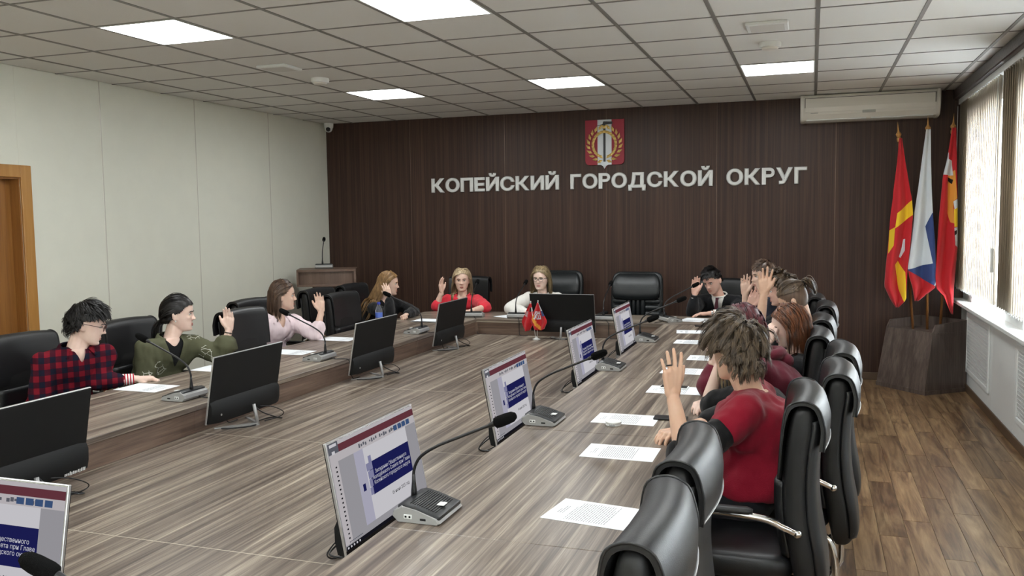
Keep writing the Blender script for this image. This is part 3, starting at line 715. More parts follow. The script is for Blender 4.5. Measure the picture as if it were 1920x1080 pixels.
# ---------------------------------------------------------------- gooseneck microphones
M_MICT = plain('mic_top_black', srgb(40, 42, 44), 0.4)
def make_mic(short):
    t = thing('conference_microphone', '', 'microphone')
    # wedge: user side at -Y
    def sec(x, k):   # side profile (y,z)
        return [(x, -.082 * k, .006), (x, -.075 * k, .002), (x, .066 * k, .002), (x, .084 * k, .018), (x, .080 * k, .036), (x, .05 * k, .052 * k + .002), (x, .0, .044), (x, -.072 * k, .021)]
    autosmooth(MB().rings([sec(-.098, .93), sec(-.092, 1), sec(.092, 1), sec(.098, .93)]).build('housing', M_GREYP, t), 35)
    top = [(-.078, .0255), (-.066, .0285), (0, .0495), (.045, .0585), (.066, .052)]
    autosmooth(MB().rings([[(x, p[0] * k, p[1] - dz) for p in top] + [(x, p[0] * k, p[1] - .010) for p in reversed(top)] for x, k, dz in ((-.093, .94, .004), (-.086, 1, 0), (.086, 1, 0), (.093, .94, .004))]).build('top_cover', M_MICT, t), 35)
    rb = MB()
    for k in range(12):
        f_ = k / 11; yy = -.055 + .085 * f_; zz = .0325 + (yy + .055) * .318
        if yy > 0: zz = .0498 + yy * .19
        rb.box(-.07, .07, yy - .0016, yy + .0016, zz - .001, zz + .0016)
    rb.build('speaker_ribs', M_BLACKM, t)
    MB().box(-.016, .016, -.062, -.036, .0325, .037, bev=.002, M=Matrix.Translation((0, 0, .004)) @ Matrix.Rotation(R(0), 4, 'X')).build('talk_button', M_WHITE, t)
    for s in (-1, 1):
        MB().box(s * .096 - .003, s * .096 + .003, .012, .042, .013, .029, bev=.002).build('jack_plate', M_WHITE, t)
        MB().box(s * .0975 - .003, s * .0975 + .003, .017, .023, .018, .024).box(s * .0975 - .003, s * .0975 + .003, .031, .037, .018, .024).build('jack_holes', M_DARK, t)
        MB().box(s * .096 - .003, s * .096 + .003, -.035, -.015, .012, .019, bev=.001).build('volume_wheel', M_DARK, t)
    MB().lathe([(.011, .05), (.010, .07), (.0065, .10), (.0055, .125)], 12, Matrix.Translation((.012, .056, 0))).build('neck_socket', M_BLACKP, t, True)
    path = spline([(.012, .056, .10), (.012, .054, .14), (.012, .03, .185), (.012, -.03, .225), (.012, -.12, .265), (.012, -.215, .306)], 8)
    MB().tube(path, .0052, 8).build('gooseneck', M_BLACKP, t, True)
    Q = Vector((0, 0, 1)).rotation_difference(Vector((0, -.93, .40))).to_matrix().to_4x4(); Q.translation = Vector((.012, -.21, .304))
    autosmooth(MB().lathe([(.006, 0), (.009, .012), (.01, .03)], 12, Q).build('capsule', M_BLACKP, t))
    MB().lathe([(.010, .022), (.017, .027), (.019, .04), (.0185, .07), (.0165, .088), (.010, .099), (.0, .102)], 16, Q).build('foam_windscreen', M_FOAM, t, True)
    pts = [(-.02, .08, .012), (-.022, .095, .002), (-.024, .104, -.05), (-.03, .108, -.135), (.02, .112, -.141), (.09, .112, -.141)] if short else [(-.02, .08, .012), (-.03, .11, .004), (-.05, .165, .0035), (-.066, .195, -.01), (-.07, .205, -.09), (-.085, .215, -.14), (-.16, .22, -.141)]
    MB().tube(spline(pts, 6), .003, 6).build('cable', M_BLACKP, t, True)
    return t
MIC = [((.01, -7.11), 90, 'largest gooseneck microphone, in the foreground by the near slide monitor'), ((-.005, -5.76), 90, 'gooseneck microphone beside the second slide monitor from the camera'),
       ((-.015, -4.26), 90, 'gooseneck microphone beside the third slide monitor from the camera'), ((-.02, -2.96), 90, 'gooseneck microphone beside the farthest slide monitor of the right row'),
       ((-.04, -1.66), 125, 'gooseneck microphone in the far right table corner before the man in the suit'), ((-.633, -1.69), 180, 'gooseneck microphone in front of the empty armchair'),
       ((-1.50, -1.68), 180, 'gooseneck microphone in front of the white sweater'), ((-1.97, -1.68), 190, 'gooseneck microphone in front of the coral shirt'),
       ((-2.00, -2.94), -90, 'gooseneck microphone before the woman in the black jacket'), ((-2.05, -4.41), -90, 'gooseneck microphone in front of the pink shirt'),
       ((-2.065, -5.77), -90, 'gooseneck microphone between the plaid shirt and the olive jacket'), ((.10, -8.40), -82, 'microphone with only its foam head showing at the lower left picture edge'),
       ]
mic0 = make_mic(False); micR = make_mic(True); used = set()
for i, ((x, y), rz, lab) in enumerate(MIC):
    src = micR if i < 4 else mic0
    o = src if src not in used else copy_tree(src); used.add(src)
    o.location = (x, y, ZT); o.rotation_euler = (0, 0, R(rz)); o['label'] = lab; o['group'] = 'gooseneck conference microphones'

# ---------------------------------------------------------------- papers, phones, small things
def paper(cx, cy, rz, lab, up_='text', lines=22, w=.297, d=.21, z=ZT):
    t = thing('paper_sheet', lab, 'paper', (cx, cy, z + .0006), R(rz), group='white paper sheets on the table')
    MB().box(-w / 2, w / 2, -d / 2, d / 2, 0, .0006).build('sheet', M_PAPER, t)
    m = MB(); rnd = random.Random(int(cx * 1000) + int(cy * 77))
    for k in range(lines):
        x = -w / 2 + .03 + k * .0085
        if k in (3, 4): continue
        l0 = -d / 2 + .02 + (.05 if k < 3 else 0); l1 = d / 2 - .02 - (.05 if k < 3 else 0) - (rnd.random() * .05 if k % 5 == 0 else 0)
        y = l0
        while y < l1:
            e = min(l1, y + .006 + rnd.random() * .02); m.faces([(x, y, .0009), (x + .0023, y, .0009), (x + .0023, e, .0009), (x, e, .0009)], [(0, 1, 2, 3)]); y = e + .003
    tag(m.build('printed_text', M_INK, t), kind='stuff')
paper(.53, -6.955, -8, 'printed paper sheet nearest the camera, beside the empty chairs')
paper(.455, -6.20, 0, 'printed paper sheet second from the camera, below the flat tin')
paper(.358, -5.615, 0, 'printed paper sheet under the black phone by the raised arm')
paper(.48, -4.855, 0, 'printed paper sheet with a white phone lying on it')
paper(.455, -4.24, 0, 'printed paper sheet just behind the raised hand with the ring')
paper(.545, -3.70, 0, 'printed paper sheet half hidden by the tousled head', lines=20)
paper(.345, -2.955, 0, 'small-looking printed paper sheet, second from the suited man', lines=18)
paper(.27, -2.35, 8, 'folded-looking paper sheet nearest the suited man', lines=8)
paper(-2.49, -5.585, 180, 'printed paper sheet in front of the plaid shirt', lines=12)
paper(-2.50, -4.92, 180, 'paper sheet half hidden by the monitor before the olive jacket', lines=12)
paper(-2.43, -4.17, 180, 'paper sheet lying left of the pink shirt microphone', lines=12)
paper(-2.46, -3.45, 180, 'paper sheet in front of the empty chair beside the pink shirt', lines=8)
paper(-1.62, -1.55, 60, 'paper sheet under the elbow of the white sweater', lines=6)
for k in range(3): paper(-2.26 + .01 * k, -2.10 - .012 * k, 172 + 5 * k, ['lowest sheet of the paper pile before the black jacket woman', 'middle sheet of the paper pile before the black jacket woman', 'topmost sheet of the paper pile before the black jacket woman'][k], lines=4, z=ZT + .004 * k)
paper(.15, -1.50, 80, 'paper sheet under the hand of the man in the suit', lines=10)
paper(.36, -1.58, 95, 'paper sheet lying right of the suited man\'s hand', lines=10)

def phone(cx, cy, rz, lab, body, z=ZT):
    t = thing('smartphone', lab, 'phone', (cx, cy, z), R(rz), group='phones on the table')
    MB().box(-.078, .078, -.037, .037, .0002, .009, bev=.003, seg=2).build('case', body, t)
    MB().box(-.073, .073, -.034, .034, .009, .0094).build('screen', M_BLACKP, t)
phone(.56, -5.555, 2, 'black smartphone on the paper by the raised arm', M_BLACKM, ZT + .0016)
phone(.465, -4.80, 0, 'white-edged smartphone lying on a paper sheet', M_WHITE, ZT + .0016)
phone(.30, -1.95, 10, 'dark smartphone lying before the suited man', M_BLACKM)
tin = thing('round_tin', 'flat white round tin with dark lettering beside a paper sheet', 'tin', (.325, -5.742, ZT))
autosmooth(MB().lathe([(.034, 0), (.036, .002), (.036, .010), (.034, .0115)], 28).build('tin_body', M_WHITE, tin))
autosmooth(MB().lathe([(.0365, .012), (.037, .013), (.037, .017), (.035, .019), (0, .019)], 28).build('tin_lid', M_WHITE, tin))
_tm = MB()
for k in range(6):
    a0 = -pi / 2 - .36 + .13 * k
    _tm.faces([(.0371 * cos(q), .0371 * sin(q), z) for q, z in ((a0, .003), (a0 + .08, .003), (a0 + .08, .0095 - .002 * (k % 2)), (a0, .0095 - .002 * (k % 2)))], [(0, 1, 2, 3)])
tag(_tm.build('lettering', M_INK, tin), kind='stuff')
M_PET, _t, _b = nt('clear_plastic'); _b.inputs['Base Color'].default_value = (.9, .95, 1, 1); _b.inputs['Roughness'].default_value = .05; _b.inputs['Transmission Weight'].default_value = .9; _b.inputs['IOR'].default_value = 1.25
M_BLUE = plain('blue_cap', srgb(40, 60, 170), 0.4)
bo = thing('water_bottle', 'clear plastic water bottle with blue cap and label', 'bottle', (-2.56, -2.55, ZT))
autosmooth(MB().lathe([(.030, 0), (.033, .006), (.033, .05), (.031, .06), (.033, .07), (.033, .135), (.028, .16), (.014, .185), (.013, .20)], 24).build('bottle_body', M_PET, bo), 50)
autosmooth(MB().lathe([(.0335, .075), (.0335, .12)], 24).build('label', plain('bottle_label', srgb(90, 120, 210), 0.5), bo))
autosmooth(MB().lathe([(.0155, .195), (.0155, .215), (.014, .217), (0, .217)], 20).build('cap', M_BLUE, bo))
# small table flags
tf = thing('table_flag_stand', 'small white table stand holding two miniature red flags', 'table flag', (-1.19, -2.105, ZI))
autosmooth(MB().lathe([(.036, 0), (.036, .006), (.012, .018), (.010, .026)], 6).build('base', M_WHITE, tf), 20)
for s, xt, zt, colr, ww in ((-1, -.048, .345, 'a', .10), (1, .022, .352, 'b', .13)):
    MB().tube([(s * .008, 0, .02), (xt, -.01, zt)], .0032, 8).build('rod', M_WHITE, tf, True)
    MB().ball((xt, -.01, zt + .004), .006, seg=10).build('rod_tip', M_WHITE, tf, True)
    n, m = 16, 20; vs = []; fc = []; mi = []
    for j in range(m + 1):
        v = j / m; z = zt - .012 - .235 * v
        half = ww * (.10 + .9 * min(1, v * 1.5)) * (1 if v < .75 else 1 - (v - .75) * 1.5) * .62
        cx = xt + (-.035 if s < 0 else .012) * v
        for i in range(n + 1):
            u = i / n; vs.append((cx + (u * 2 - 1) * half, -.018 + .022 * sin(u * pi * 3 + v * 2 + s) * (.3 + v), z - .02 * sin(u * pi) * v))
    for j in range(m):
        for i in range(n):
            a = j * (n + 1) + i; fc.append((a, a + 1, a + n + 2, a + n + 1)); u, v = (i + .5) / n, (j + .5) / m
            c_ = 0
            if s > 0:
                if v < .28 and u > .72: c_ = 2
                elif v < .48 and u > .78: c_ = 3
                elif .28 < v < .62 and .2 < u < .62 and (int(u * 17) + int(v * 19)) % 3: c_ = 2
                elif abs((u - .12) - (v - .55) * .95) < .11 and v > .45: c_ = 4
            else:
                if .16 < v < .32 and u > .55: c_ = 5 if u < .75 else 2
                elif .28 < v < .5 and u < .4 and (int(u * 17) + int(v * 23)) % 2: c_ = 2
            mi.append(c_)
    me = bpy.data.meshes.new('miniature_flag'); me.from_pydata(vs, [], fc)
    o = link('miniature_flag', me, FMATS, tf); me.polygons.foreach_set('material_index', mi)
    for p in me.polygons: p.use_smooth = True
    o.modifiers.new('thickness', 'SOLIDIFY').thickness = .0015

# ---------------------------------------------------------------- lectern
lec = thing('lectern', 'wooden lectern with framed box top standing in the corner', 'lectern', (-4.03, -.98, 0), R(27))
W_, z0, z1 = .325, .985, 1.175
n = 12; arc = [(-W_ + 2 * W_ * k / n, -.20 - .035 * (1 - (2 * k / n - 1) ** 2)) for k in range(n + 1)]
def curved(name, za, zb, inset, mat, x_in=0.0):
    a = [(x * (1 - x_in), y + inset) for x, y in arc]
    MB().prism(a + [(W_ * (1 - x_in), .22), (-W_ * (1 - x_in), .22)], za, zb, 'z').build(name, mat, lec)
curved('top_board', z1 - .026, z1, -.004, M_LECT); curved('bottom_board', z0, z0 + .024, -.004, M_LECT)
curved('front_panel', z0 + .024, z1 - .026, .018, M_LECTV, .06)
for s in (-1, 1): MB().box(s * (W_ - .011) - .011, s * (W_ - .011) + .011, -.212, .22, z0 + .024, z1 - .026).build('side_board', M_LECT, lec)
MB().box(-.165, .25, -.10, .14, .03, z0).build('column', M_LECTV, lec); MB().box(-.27, .30, -.22, .2, 0, .03, bev=.003).build('foot', M_LECT, lec)
o = copy_tree(mic0); o.location = (-4.06, -1.0, z1); o.rotation_euler = (0, 0, R(207)); o['label'] = 'small microphone standing on top of the wooden lectern'; o['group'] = 'gooseneck conference microphones'
for ch in list(o.children):
    if ch.name.startswith('cable'): bpy.data.objects.remove(ch)
# ---------------------------------------------------------------- chairs
M_LEATH = plain('black_leather', srgb(21, 22, 24), 0.40, spec=0.5, bump=0.10, bscale=420)
M_GUSSET = plain('black_side_fabric', srgb(14, 14, 15), 0.55)
M_PIPE = plain('grey_piping', srgb(150, 150, 150), 0.45)
M_LEATHG = plain('dark_green_black_leather', srgb(24, 28, 30), 0.36, bump=0.12, bscale=300)
def lerp_table(tab, n):
    """smooth interpolation of rows of numbers"""
    out = []
    for i in range(len(tab) - 1):
        p0, p1, p2, p3 = tab[max(i - 1, 0)], tab[i], tab[i + 1], tab[min(i + 2, len(tab) - 1)]
        for k in range(n):
            t = k / n
            out.append([0.5 * ((2 * b) + (c - a) * t + (2 * a - 5 * b + 4 * c - d) * t * t + (-a + 3 * b - 3 * c + d) * t ** 3) for a, b, c, d in zip(p0, p1, p2, p3)])
    out.append(list(tab[-1])); return out
def sup(hw, ht, n=28, e=4.0):
    pts = []
    for k in range(n):
        a = 2 * pi * k / n; c, s = cos(a), sin(a)
        pts.append((hw * math.copysign(abs(c) ** (2 / e), c), ht * math.copysign(abs(s) ** (2 / e), s)))
    return pts
def loft_back(tab, n=4, bow=0.02, e=4.0, seg=32):
    rg = []
    for z, yc, hw, ht in lerp_table(tab, n):
        rg.append([(x, yc + y + bow * (1 - (x / max(hw, .01)) ** 2), z) for x, y in sup(hw, ht, seg, e)])
    return rg
def make_chair():
    t = thing('conference_chair', '', 'chair')
    bk = [(.335, .262, .14, .012), (.345, .262, .185, .034), (.40, .258, .215, .050), (.50, .243, .228, .056), (.62, .222, .232, .056), (.75, .214, .232, .054), (.88, .222, .231, .052), (.97, .234, .229, .052), (1.025, .240, .222, .042), (1.045, .243, .20, .016)]
    autosmooth(MB().rings(loft_back(bk, 4, .022)).build('backrest', M_GUSSET, t), 60)
    # leather skins: front pad and rear pad, slightly proud of the side gusset
    def skin(name, side, mat, z0, z1, wsc, out):
        rows = lerp_table(bk, 6); rows = [r for r in rows if z0 <= r[0] <= z1]; vs = []; m = 14
        for z, yc, hw, ht in rows:
            for i in range(m + 1):
                u = i / m * 2 - 1; x = u * hw * wsc; edge = max(0, abs(u) - .82) / .18
                vs.append((x, yc + .022 * (1 - (x / hw) ** 2) + side * (ht * (1 - .25 * edge ** 2) + out * (1 - edge ** 3)), z))
        k = m + 1; f = [(j * k + i, j * k + i + 1, (j + 1) * k + i + 1, (j + 1) * k + i) for j in range(len(rows) - 1) for i in range(m)]
        me = bpy.data.meshes.new(name); me.from_pydata(vs, [], f)
        for p in me.polygons: p.use_smooth = True
        o = link(name, me, mat, t); md = o.modifiers.new('th', 'SOLIDIFY'); md.thickness = .012; md.offset = 0
        return o
    skin('rear_cover', 1, M_LEATH, .37, 1.0, .96, .006)
    skin('front_pad', -1, M_LEATH, .50, .78, .93, .016); None
    # headrest wrap over the top
    def wrap(off, x):
        hw = .226; b = .022 * (1 - (x / hw) ** 2); lift = .010 * (1 - abs(x / hw) ** 3)
        pr = [(.1665 - off * .25, .79), (.1745 - off * .4, .90), (.184 - off * .6, .985), (.202 - off * .8, 1.040 + off * .6), (.243, 1.056 + off), (.284 + off * .8, 1.040 + off * .6), (.304 + off, .985), (.306 + off, .945), (.302 + off, .895)]
        return [(x, y + b, z + lift * (1 if z > .85 else 0)) for y, z in pr]
    outer = []; xsn = [-.2345, -.231, -.2, -.1, 0, .1, .2, .231, .2345]
    rg = []
    for x in xsn:
        k = -.004 if abs(x) > .235 else 0.010
        o_ = [tuple(v) for v in spline(wrap(k, x), 3)]; i_ = [tuple(v) for v in spline(wrap(-.004, x), 3)]
        rg.append(o_ + i_[::-1])
    autosmooth(MB().rings(rg, True, True).build('headrest', M_LEATH, t), 70)
    edge = [Vector((x, .314 + .022 * (1 - (x / .226) ** 2), .90 + .010 * (1 - abs(x / .24) ** 3))) for x in [-.236 + .472 * k / 16 for k in range(17)]]
    MB().tube(edge, .0035, 6).build('rear_piping', M_PIPE, t, True)
    for s in (-1, 1):
        MB().tube([(v[0] * 1.004, v[1], v[2]) for v in spline(wrap(.011, s * .234), 4)], .0038, 6).build('side_piping', M_LEATH, t, True)
    cr = [(x, .258 + .044 + .022 * (1 - (x / .23) ** 2) + (.006 if abs(x) < .19 else .0), .40) for x in [-.2 + .4 * k / 12 for k in range(13)]]
    MB().tube(cr, .003, 6).build('bottom_piping', M_PIPE, t, True)
    # seat
    st = [(.395, 0, .20, .20), (.405, 0, .228, .232), (.44, 0, .24, .245), (.475, 0, .236, .24), (.492, 0, .21, .215)]
    rg = [[(x, y - .02 - (.012 if y < -.18 else 0), z + (.010 * abs(x / .24) ** 2) - (.012 if y < -.2 else 0)) for x, y in sup(hw, ht, 40, 5)] for z, yc, hw, ht in lerp_table(st, 3)]
    autosmooth(MB().rings(rg).build('seat', M_LEATH, t), 60)
    # arms and sled frame
    for s in (-1, 1):
        MB().tube(spline([(s * .245, .225, .60), (s * .262, .18, .625), (s * .272, .10, .655), (s * .272, -.12, .665), (s * .270, -.19, .655), (s * .262, -.225, .61), (s * .25, -.235, .50), (s * .235, -.20, .42)], 6), .0125, 10).build('arm_tube', M_CHROME, t, True)
        MB().ball((s * .246, .228, .60), .0165, seg=12).build('arm_bolt', M_CHROME, t, True)
        autosmooth(MB().rings([[(s * .272 + a, y, .676 + b) for a, b in sup(.022 * k, .012 * k, 14, 3)] for y, k in ((-.19, .5), (-.17, 1), (.06, 1), (.08, .5))]).build('arm_pad', M_BLACKM, t), 50)
        MB().tube(spline([(s * .20, -.27, .0135), (s * .215, -.255, .0135), (s * .22, -.2, .0135), (s * .22, .14, .0135), (s * .22, .205, .02), (s * .22, .24, .055), (s * .22, .25, .11), (s * .22, .24, .30), (s * .215, .20, .385), (s * .21, .10, .40)], 5), .0135, 10).build('sled_tube', M_CHROME, t, True)
    MB().tube([(-.20, -.27, .0135), (.20, -.27, .0135)], .0135, 10).build('front_bar', M_CHROME, t, True)
    MB().box(-.20, .20, -.16, .14, .378, .396, bev=.004).build('seat_plate', M_BLACKM, t)
    return t
def make_exec():
    t = thing('executive_chair', '', 'armchair')
    bk = [(.42, .24, .20, .04), (.50, .25, .255, .06), (.70, .245, .272, .062), (.90, .26, .275, .058), (1.05, .285, .268, .05), (1.11, .297, .245, .04), (1.135, .30, .20, .016)]
    autosmooth(MB().rings(loft_back(bk, 4, .03)).build('backrest', M_LEATHG, t), 60)
    pw = [(.865, .19, .20, .012), (.875, .185, .235, .036), (.93, .19, .252, .056), (1.02, .215, .250, .058), (1.09, .245, .225, .042), (1.122, .26, .19, .018)]
    rg = loft_back(pw, 4, .02)
    autosmooth(MB().rings([[(x, y, z - .025 * (1 - (x / .25) ** 2) * (1 if z < .97 else .3)) for x, y, z in r] for r in rg]).build('headrest_pillow', M_LEATHG, t), 60)
    for x0, x1 in ((-.10, -.045), (-.045, .0), (.0, .045), (.045, .10)):
        xc, hw = (x0 + x1) / 2, (x1 - x0) / 2 - .001
        autosmooth(MB().rings([[(xc + a, .205 + b, z) for a, b in sup(hw * k, .03 * k, 14, 2.6)] for z, k in ((.58, .6), (.60, 1), (.89, 1), (.915, .7))]).build('lumbar_channel', M_LEATHG, t), 60)
    for s in (-1, 1):
        for k in range(5):
            z = .60 + k * .066
            autosmooth(MB().rings([[(x, .212 + b, z + .033 + a) for a, b in sup(.0325 * q, .032 * q, 12, 2.4)] for x, q in sorted(((s * .102, .9), (s * .15, 1), (s * .22, .95), (s * .245, .6)))]).build('side_roll', M_LEATHG, t), 60)
        MB().tube(spline([(s * .29, .20, .56), (s * .305, .18, .66), (s * .305, .05, .70), (s * .305, -.14, .695), (s * .30, -.2, .62), (s * .27, -.18, .46)], 6), .016, 10).build('arm_frame', M_BLACKP, t, True)
        autosmooth(MB().rings([[(s * .305 + a, y, .718 + b) for a, b in sup(.032 * k, .018 * k, 14, 3)] for y, k in ((-.17, .5), (-.14, 1), (.10, 1), (.13, .5))]).build('arm_pad', M_LEATHG, t), 50)
    st = [(.40, 0, .22, .22), (.42, 0, .26, .255), (.48, 0, .27, .265), (.52, 0, .262, .255), (.54, 0, .22, .22)]
    autosmooth(MB().rings([[(x, y - .02, z) for x, y in sup(hw, ht, 40, 5)] for z, yc, hw, ht in lerp_table(st, 3)]).build('seat', M_LEATHG, t), 60)
    MB().lathe([(.03, .10), (.03, .28), (.022, .285), (.022, .40)], 16).build('gas_column', M_BLACKP, t, True)
    for k in range(5):
        a = R(72 * k + 20); d = Vector((cos(a), sin(a), 0))
        MB().tube([d * .02 + up * .115, d * .16 + up * .10, d * .30 + up * .075], [.03, .024, .016], 8).build('base_arm', M_BLACKP, t, True)
        w_ = d.cross(up) * .014
        MB().tube([d * .30 + up * .028 - w_, d * .30 + up * .028 + w_], .0275, 14).build('caster', M_BLACKP, t)
    return t
ch0 = make_chair(); ex0 = make_exec()
CH = [  # x, y of the seat centre, rz, label
    (0.610, -7.750, -90, 'empty black leather chair nearest the camera, cut by the lower picture edge'),
    (0.610, -7.140, -90, 'empty black leather chair pushed in, second from the camera'),
    (0.920, -6.285, -90, 'black leather chair the boy in the crimson shirt sits in'),
    (1.050, -5.700, -90, 'black leather chair pulled back from the table, chrome foot showing on the floor'),
    (1.085, -5.120, -90, 'black leather chair pulled back, just beyond the one with the chrome foot'),
    (0.980, -4.535, -90, 'black leather chair of the girl with the copper hair'),
    (1.005, -3.790, -90, 'black leather chair of the young man with shaved sides'),
    (1.040, -2.890, -90, 'black leather chair farthest along the right side, against the dark wall'),
    (0.970, -2.220, -90, 'black leather chair of the young man hidden behind raised hands'),
    (-3.000, -5.780, 90, 'black leather chair behind the plaid shirt by the door'),
    (-2.950, -4.980, 90, 'black leather chair behind the olive jacket'),
    (-2.580, -4.220, 90, 'empty black leather chair between the olive jacket and the pink shirt'),
    (-3.020, -3.500, 90, 'black leather chair behind the pink shirt woman'),
    (-2.580, -2.780, 90, 'empty black leather chair between the pink shirt and the black jacket'),
    (-3.060, -2.400, 90, 'black leather chair set back behind the empty one near the lectern'),
    (-3.020, -1.800, 90, 'black leather chair under the woman with long fair hair'),
    (-2.460, -0.780, 0, 'black leather chair behind the coral shirt'),
    (0.340, -0.740, 0, 'black leather chair behind the man in the suit'),
]
for i, (x, y, rz, lab) in enumerate(CH):
    o = ch0 if i == 0 else copy_tree(ch0)
    o.location = (x, y, 0); o.rotation_euler = (0, 0, R(rz)); o['label'] = lab; o['group'] = 'black leather conference chairs'
for i, (x, y, lab) in enumerate(((-.55, -.85, 'empty wide black armchair with ruched back before the dark wall'), (-1.44, -.72, 'wide black armchair behind the white sweater'))):
    o = ex0 if i == 0 else copy_tree(ex0)
    o.location = (x, y, 0); o['label'] = lab; o['group'] = 'wide black armchairs'
# ---------------------------------------------------------------- people
def skinmat(name, c):
    m, t, b = nt('skin_' + name)
    v = coords(t); n = N(t, 'ShaderNodeTexNoise', i_Scale=22.0, i_Detail=3.0); t.links.new(v, n.inputs['Vector'])
    r = ramp(t, [(0.3, tuple(x * k for x, k in zip(c[:3], (.95, .90, .88))) + (1,)), (0.7, c)], n.outputs[0]); t.links.new(r.outputs[0], b.inputs['Base Color'])
    b.inputs['Roughness'].default_value = .48; b.inputs['Specular IOR Level'].default_value = .35
    b.inputs['Subsurface Weight'].default_value = .12; b.inputs['Subsurface Radius'].default_value = (.012, .005, .003); b.inputs['Subsurface Scale'].default_value = .6
    return m
SK = {'pale': skinmat('pale', srgb(232, 204, 190)), 'fair': skinmat('fair', srgb(226, 194, 176)), 'tan': skinmat('tan', srgb(212, 176, 152)), 'ruddy': skinmat('ruddy', srgb(218, 178, 162))}
def hairmat(name, c1, c2):
    m, t, b = nt('hair_' + name)
    v = coords(t, (60, 60, 6)); n = N(t, 'ShaderNodeTexNoise', i_Scale=1.0, i_Detail=3.0); t.links.new(v, n.inputs['Vector'])
    r = ramp(t, [(0.35, c1), (0.65, c2)], n.outputs[0]); t.links.new(r.outputs[0], b.inputs['Base Color'])
    b.inputs['Roughness'].default_value = .42; b.inputs['Specular IOR Level'].default_value = .4; return m
M_EYEW = plain('eye_white', srgb(224, 220, 214), .25); M_IRIS = plain('iris_dark', srgb(46, 38, 32), .2)
M_LIP = plain('lip', srgb(178, 96, 92), .45); M_LIPR = plain('lip_dark_red', srgb(150, 50, 56), .4); M_LIPM = plain('lip_pale', srgb(184, 118, 106), .5)
def cloth(name, c, rough=.85, bump=.25, sc=350, sheen=.15): return plain('cloth_' + name, c, rough, spec=.2, bump=bump, bscale=sc, sheen=sheen, vary=.06)
M_TROU = cloth('dark_trousers', srgb(28, 29, 34)); M_SHOE = plain('shoe_black', srgb(22, 22, 24), .4); M_DENIM = cloth('denim', srgb(48, 60, 86))

def V(*a): return Vector(a)
def capsule(mb, p0, p1, r0, r1, n=14):
    p0, p1 = Vector(p0), Vector(p1); d = (p1 - p0); L = d.length
    if L < 1e-6: mb.ball(p0, r0); return
    d /= L; a = d.orthogonal().normalized(); b = d.cross(a); rg = []
    for k in range(4):
        t = (k + .15) / 4 * pi / 2; rr = r0 * sin(t); h = -r0 * cos(t); rg.append([p0 + d * h + (a * cos(2 * pi * i / n) + b * sin(2 * pi * i / n)) * rr for i in range(n)])
    for k in range(4):
        t = (3 - k + .15) / 4 * pi / 2 if k else pi / 2; rr = r1 * sin(t); h = r1 * cos(t); rg.append([p1 + d * h + (a * cos(2 * pi * i / n) + b * sin(2 * pi * i / n)) * rr for i in range(n)])
    rg.insert(4, [p0 + (a * cos(2 * pi * i / n) + b * sin(2 * pi * i / n)) * r0 for i in range(n)])
    mb.rings(rg, True, True)
def limb(mb, pts, rs):
    for a, b, r0, r1 in zip(pts, pts[1:], rs, rs[1:]): capsule(mb, a, b, r0, r1)
def remesh(mb, voxel, smooth=2, fac=.5):
    me = mb.mesh('tmp'); ob = bpy.data.objects.new('tmp', me); col.objects.link(ob)
    m = ob.modifiers.new('r', 'REMESH'); m.mode = 'VOXEL'; m.voxel_size = voxel; m.use_smooth_shade = True
    if smooth: s = ob.modifiers.new('s', 'SMOOTH'); s.factor = fac; s.iterations = smooth
    out = bpy.data.meshes.new_from_object(ob.evaluated_get(bpy.context.evaluated_depsgraph_get()))
    bpy.data.objects.remove(ob); bpy.data.meshes.remove(me)
    return out

# head surface: slices (z, y_front, y_back, half width)
HS = [(-.118, -.052, -.022, .016), (-.113, -.074, -.002, .031), (-.103, -.083, .018, .043), (-.088, -.083, .038, .053), (-.072, -.084, .055, .060), (-.052, -.085, .071, .066), (-.030, -.087, .084, .071), (-.008, -.086, .093, .0745),
      (.014, -.0895, .098, .0765), (.036, -.091, .100, .077), (.060, -.086, .097, .073), (.083, -.073, .087, .063), (.101, -.052, .068, .047), (.112, -.028, .044, .027), (.116, -.006, .022, .010)]
def head_xyz(row, a, f):
    z, yf, yb, w = row; c, s = cos(a), sin(a)
    yc, h = (yf + yb) / 2, (yb - yf) / 2
    x = w * math.copysign(abs(s) ** .92, s); y = yc - h * math.copysign(abs(c) ** .95, c)
    if c > 0:     # face features push along -y
        d = 0
        g = lambda v, m, sg: math.exp(-((v - m) / sg) ** 2)
        ax = abs(x)
        ramp_ = max(0, min(1, (.014 - z) / .046)); nose = (.003 + .0225 * ramp_ * f['nose']) * (1 if z > -.034 else math.exp(-((z + .034) / .0075) ** 2)) * (1 if z < .014 else math.exp(-((z - .014) / .012) ** 2))
        wn = .0085 + .0065 * max(0, min(1, (-.015 - z) / .02))
        d += nose * math.exp(-(ax / wn) ** 2)
        d += .004 * g(ax, .012, .006) * g(z, -.034, .006)
        d -= .0095 * g(ax, .031, .014) * g(z, .000, .011)
        d += .0035 * g(ax, .028, .022) * g(z, .019, .008)
        d += .0045 * g(ax, .045, .016) * g(z, -.022, .016)
        d += .0055 * g(ax, 0, .020) * g(z, -.0645, .0055) + .0060 * g(ax, 0, .017) * g(z, -.0775, .0055) - .0035 * g(ax, 0, .02) * g(z, -.071, .0022)
        d -= .003 * g(ax, 0, .02) * g(z, -.088, .006)
        d += .0055 * g(ax, 0, .020) * g(z, -.105, .011)
        y -= d
    return Vector((x, y, z))
def head_grid(f, na=72, nz=66):
    rows = lerp_table(HS, 5); rg = [[head_xyz(r, 2 * pi * i / na, f) for i in range(na)] for r in rows]
    return rg
def hair_zmin(y, line):
    pts = line
    if y <= pts[0][0]: return pts[0][1]
    for (a, za), (b, zb) in zip(pts, pts[1:]):
        if y <= b: return za + (zb - za) * (y - a) / (b - a)
    return pts[-1][1]
